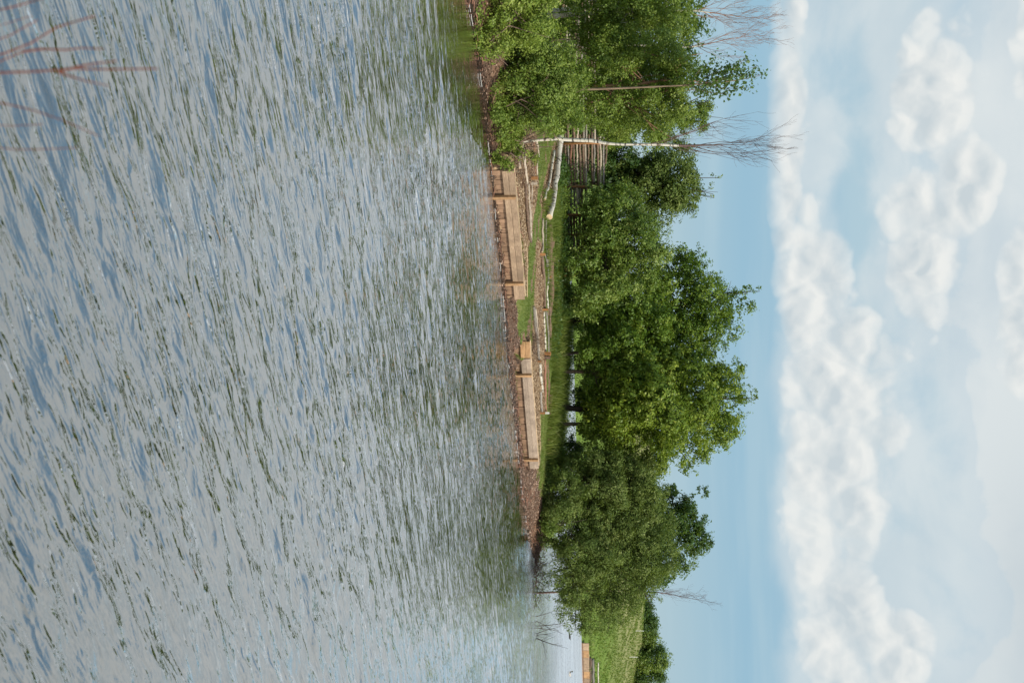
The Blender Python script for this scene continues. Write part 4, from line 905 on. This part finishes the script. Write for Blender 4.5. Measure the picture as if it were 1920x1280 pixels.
crest = poly_px([(1040, 380), (1044, 560), (1040, 700), (1036, 830), (1030, 900), (1018, 960), (1024, 1000), (1044, 900), (1050, 800), (1052, 600), (1050, 380)])
r_, X, Y = scatter(90000, -8, 9, 38, 58, 202); ds = shore_d(X, Y); k_ = (ds > 5.6) & (covers(X, Y)[2] < .5) & (rough(X * 1.3, Y * 1.3) > -.3) & (X / Y > -.13)
o = blades('tall_grass', X[k_][:34000], Y[k_][:34000], .20 + .16 * np.clip(rough(X * 1.4, Y * 1.4)[k_][:34000] + .1, 0, 1.2), .020, 'grassblade', r_, .3); tag(o, 'tall rough grass along the crest under the trees', 'grass')
r_, X, Y = scatter(40000, -12, 12, 29, 56, 205); ds = shore_d(X, Y); k_ = (ds > .7) & (ds < 2.3) & ((X > 4.6) | ((X < .1) & (X > -1.4))) & (covers(X, Y)[0] > .4)
blades('bank_tufts', X[k_][:6000], Y[k_][:6000], .12, .016, 'grassblade', r_, .4)['label'] = 'green tufts at the bank edge'
r_, X, Y = scatter(120000, -9, 9, 40, 57, 207); ds = shore_d(X, Y); px_ = (Y > 44) & (ds > 6.0) & (rough(X * 1.1 + 5, Y * 1.1) > -.12) & (X / Y > -.15) & (covers(X, Y)[2] < .5)
X, Y = X[px_][:42000], Y[px_][:42000]; n_ = len(X); hh = (.10 + (.5 - .3 * (X > -.2)) * np.clip(rough(X * 1.6, Y * 1.6) + .25, 0, 1)) * r_.random(n_)
V, Q = leaves(np.stack([X, Y, gz(X, Y) + hh], 1), unit(r_.normal(size=(n_, 3))), .085, .55, .5, r_)
o = tag(npmesh('undergrowth', V, Q, M['leaf_dark'], attr={'tint': ('FACE', (.5 + .25 * r_.normal(size=n_) + .8 * rough(X, Y)).clip(0, 1))}), 'low leafy undergrowth along the crest', kind='stuff')
def chips(name, X, Y, size, mt, r_, lift=.012):
    n = len(X); pos = np.stack([X, Y, gz(X, Y) + lift], 1); V, Q = leaves(pos, np.zeros((n, 3)) + np.array([0, 0, 1.]), size, .5, 1.2, r_, .4)
    return tag(npmesh(name, V, Q, M[mt], attr={'tint': ('FACE', r_.random(n) ** np.where(X < -4.4, 3.0, np.where(X > 4.4, .45, 1.0)))}), kind='stuff')  # far-left pieces tinted darker: the shade under the bushes put into the colour
r_, X, Y = scatter(260000, -8, 6, 30, 46, 203); g, ch, di = covers(X, Y); k_ = ch > .5
chips('wood_chips', X[k_][:40000], Y[k_][:40000], .05, 'chip', r_)['label'] = 'tan wood chips filling the beds'
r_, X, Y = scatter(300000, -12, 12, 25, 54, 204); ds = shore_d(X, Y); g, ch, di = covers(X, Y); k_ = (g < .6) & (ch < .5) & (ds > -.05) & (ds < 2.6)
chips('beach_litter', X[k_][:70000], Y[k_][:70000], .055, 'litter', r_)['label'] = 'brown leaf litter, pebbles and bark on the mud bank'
# scum line where the ripples meet the mud
r_ = np.random.default_rng(206); V = []; Q = []; sh = SHORE[3:21]; dd_ = np.r_[0, np.cumsum(np.linalg.norm(np.diff(sh, axis=0), axis=1))]; t = 0; n0_ = 0
while t < dd_[-1] - .5:
    ln = r_.uniform(.05, .45); m_ = 5; tv = np.linspace(t, min(t + ln, dd_[-1]), m_)
    cx = np.interp(tv, dd_, sh[:, 0]) + .02 * r_.normal(size=m_); cy = np.interp(tv, dd_, sh[:, 1]) + .02 * r_.normal(size=m_) - .05
    wdt = .014 * np.sin(np.linspace(.15, 3.0, m_)) * r_.uniform(.4, 1.6)
    V += [(a, b - c_, .018) for a, b, c_ in zip(cx, cy, wdt)] + [(a, b + c_, .024) for a, b, c_ in zip(cx, cy, wdt)]
    Q += [(n0_ + i, n0_ + i + 1, n0_ + m_ + i + 1, n0_ + m_ + i) for i in range(m_ - 1)]; n0_ += 2 * m_
    t += ln + (r_.uniform(0, .25) if r_.random() < .55 else r_.uniform(.4, 1.8))
tag(npmesh('foam_line', V, Q, M['foam']), 'thin pale scum line along the water edge', kind='stuff')

# taller grass heads standing against the back water
r_, X, Y = scatter(30000, -1, 8, 46, 58, 210); k_ = (shore_d(X, Y) > 3.0) & (rough(X * 2.2, Y * 2.2) > -.05)
tag(blades('tall_grass', X[k_][:9500], Y[k_][:9500], .48, .022, 'grassblade', r_, .35), 'taller grass heads against the back water')
# loose weeds and twigs between the trunks, the pale back water showing through them
r_ = np.random.default_rng(211); n_ = 5200; X = r_.uniform(-1.4, 5.2, n_); Y = r_.uniform(51, 55, n_); hh = 1.25 * r_.random(n_) ** 1.5 * np.clip(.7 + 1.6 * rough(X * 2.4, Y * .8), .1, 1.3)
V, Q = leaves(np.stack([X, Y, gz(X, Y) + hh], 1), unit(r_.normal(size=(n_, 3))), .085, .42, .3, r_)
tag(npmesh('weeds', V, Q, M['leaf_big'], attr={'tint': ('FACE', r_.uniform(.1, .9, n_))}), 'loose weeds between the trunks by the back water', kind='stuff')
# sticks and bark pieces washed up along the mud, and tufts on the far slope
r_ = np.random.default_rng(208); q = QB(); t_ = r_.uniform(.4, dd_[-1] - .3, 300)
for tt_ in t_:
    cx = np.interp(tt_, dd_, sh[:, 0]); cy = np.interp(tt_, dd_, sh[:, 1]); o_ = abs(r_.normal()) * .55; px_, py_ = cx - .6 * o_, cy + .8 * o_
    if float(shore_d(px_, py_)) < 0: continue
    a_ = r_.uniform(0, 3.14) if r_.random() < .4 else .9 + r_.normal() * .35; L_ = r_.uniform(.06, .45); e_ = np.array([math.cos(a_), math.sin(a_), r_.normal() * .12]) * L_
    p_ = np.array([px_, py_, float(gz(px_, py_)) + .02]); q.tube([p_, p_ + e_ * .5 + np.array([0, 0, .015]), p_ + e_], np.array([1, .9, .6]) * r_.uniform(.006, .018), 5)
tag(q.build('shore_sticks', M['bark_red'], smooth=False), 'small washed-up sticks on the mud', kind='stuff')
r_ = np.random.default_rng(209); n_ = 46000; S_ = r_.uniform(2, 37, n_); T_ = r_.uniform(-20, 130, n_); X = FS0[0] + T_ * FT[0] + S_ * FN[0]; Y = FS0[1] + T_ * FT[1] + S_ * FN[1]
ok = (rough(X * .5, Y * .5) > -.22) & (X / Y > -.2) & (X / Y < .36); X, Y = X[ok], Y[ok]
tag(blades('meadow_grass', X, Y, .32, .16, 'meadowblade', r_, .45, farz), 'tufty meadow grass on the far slope')
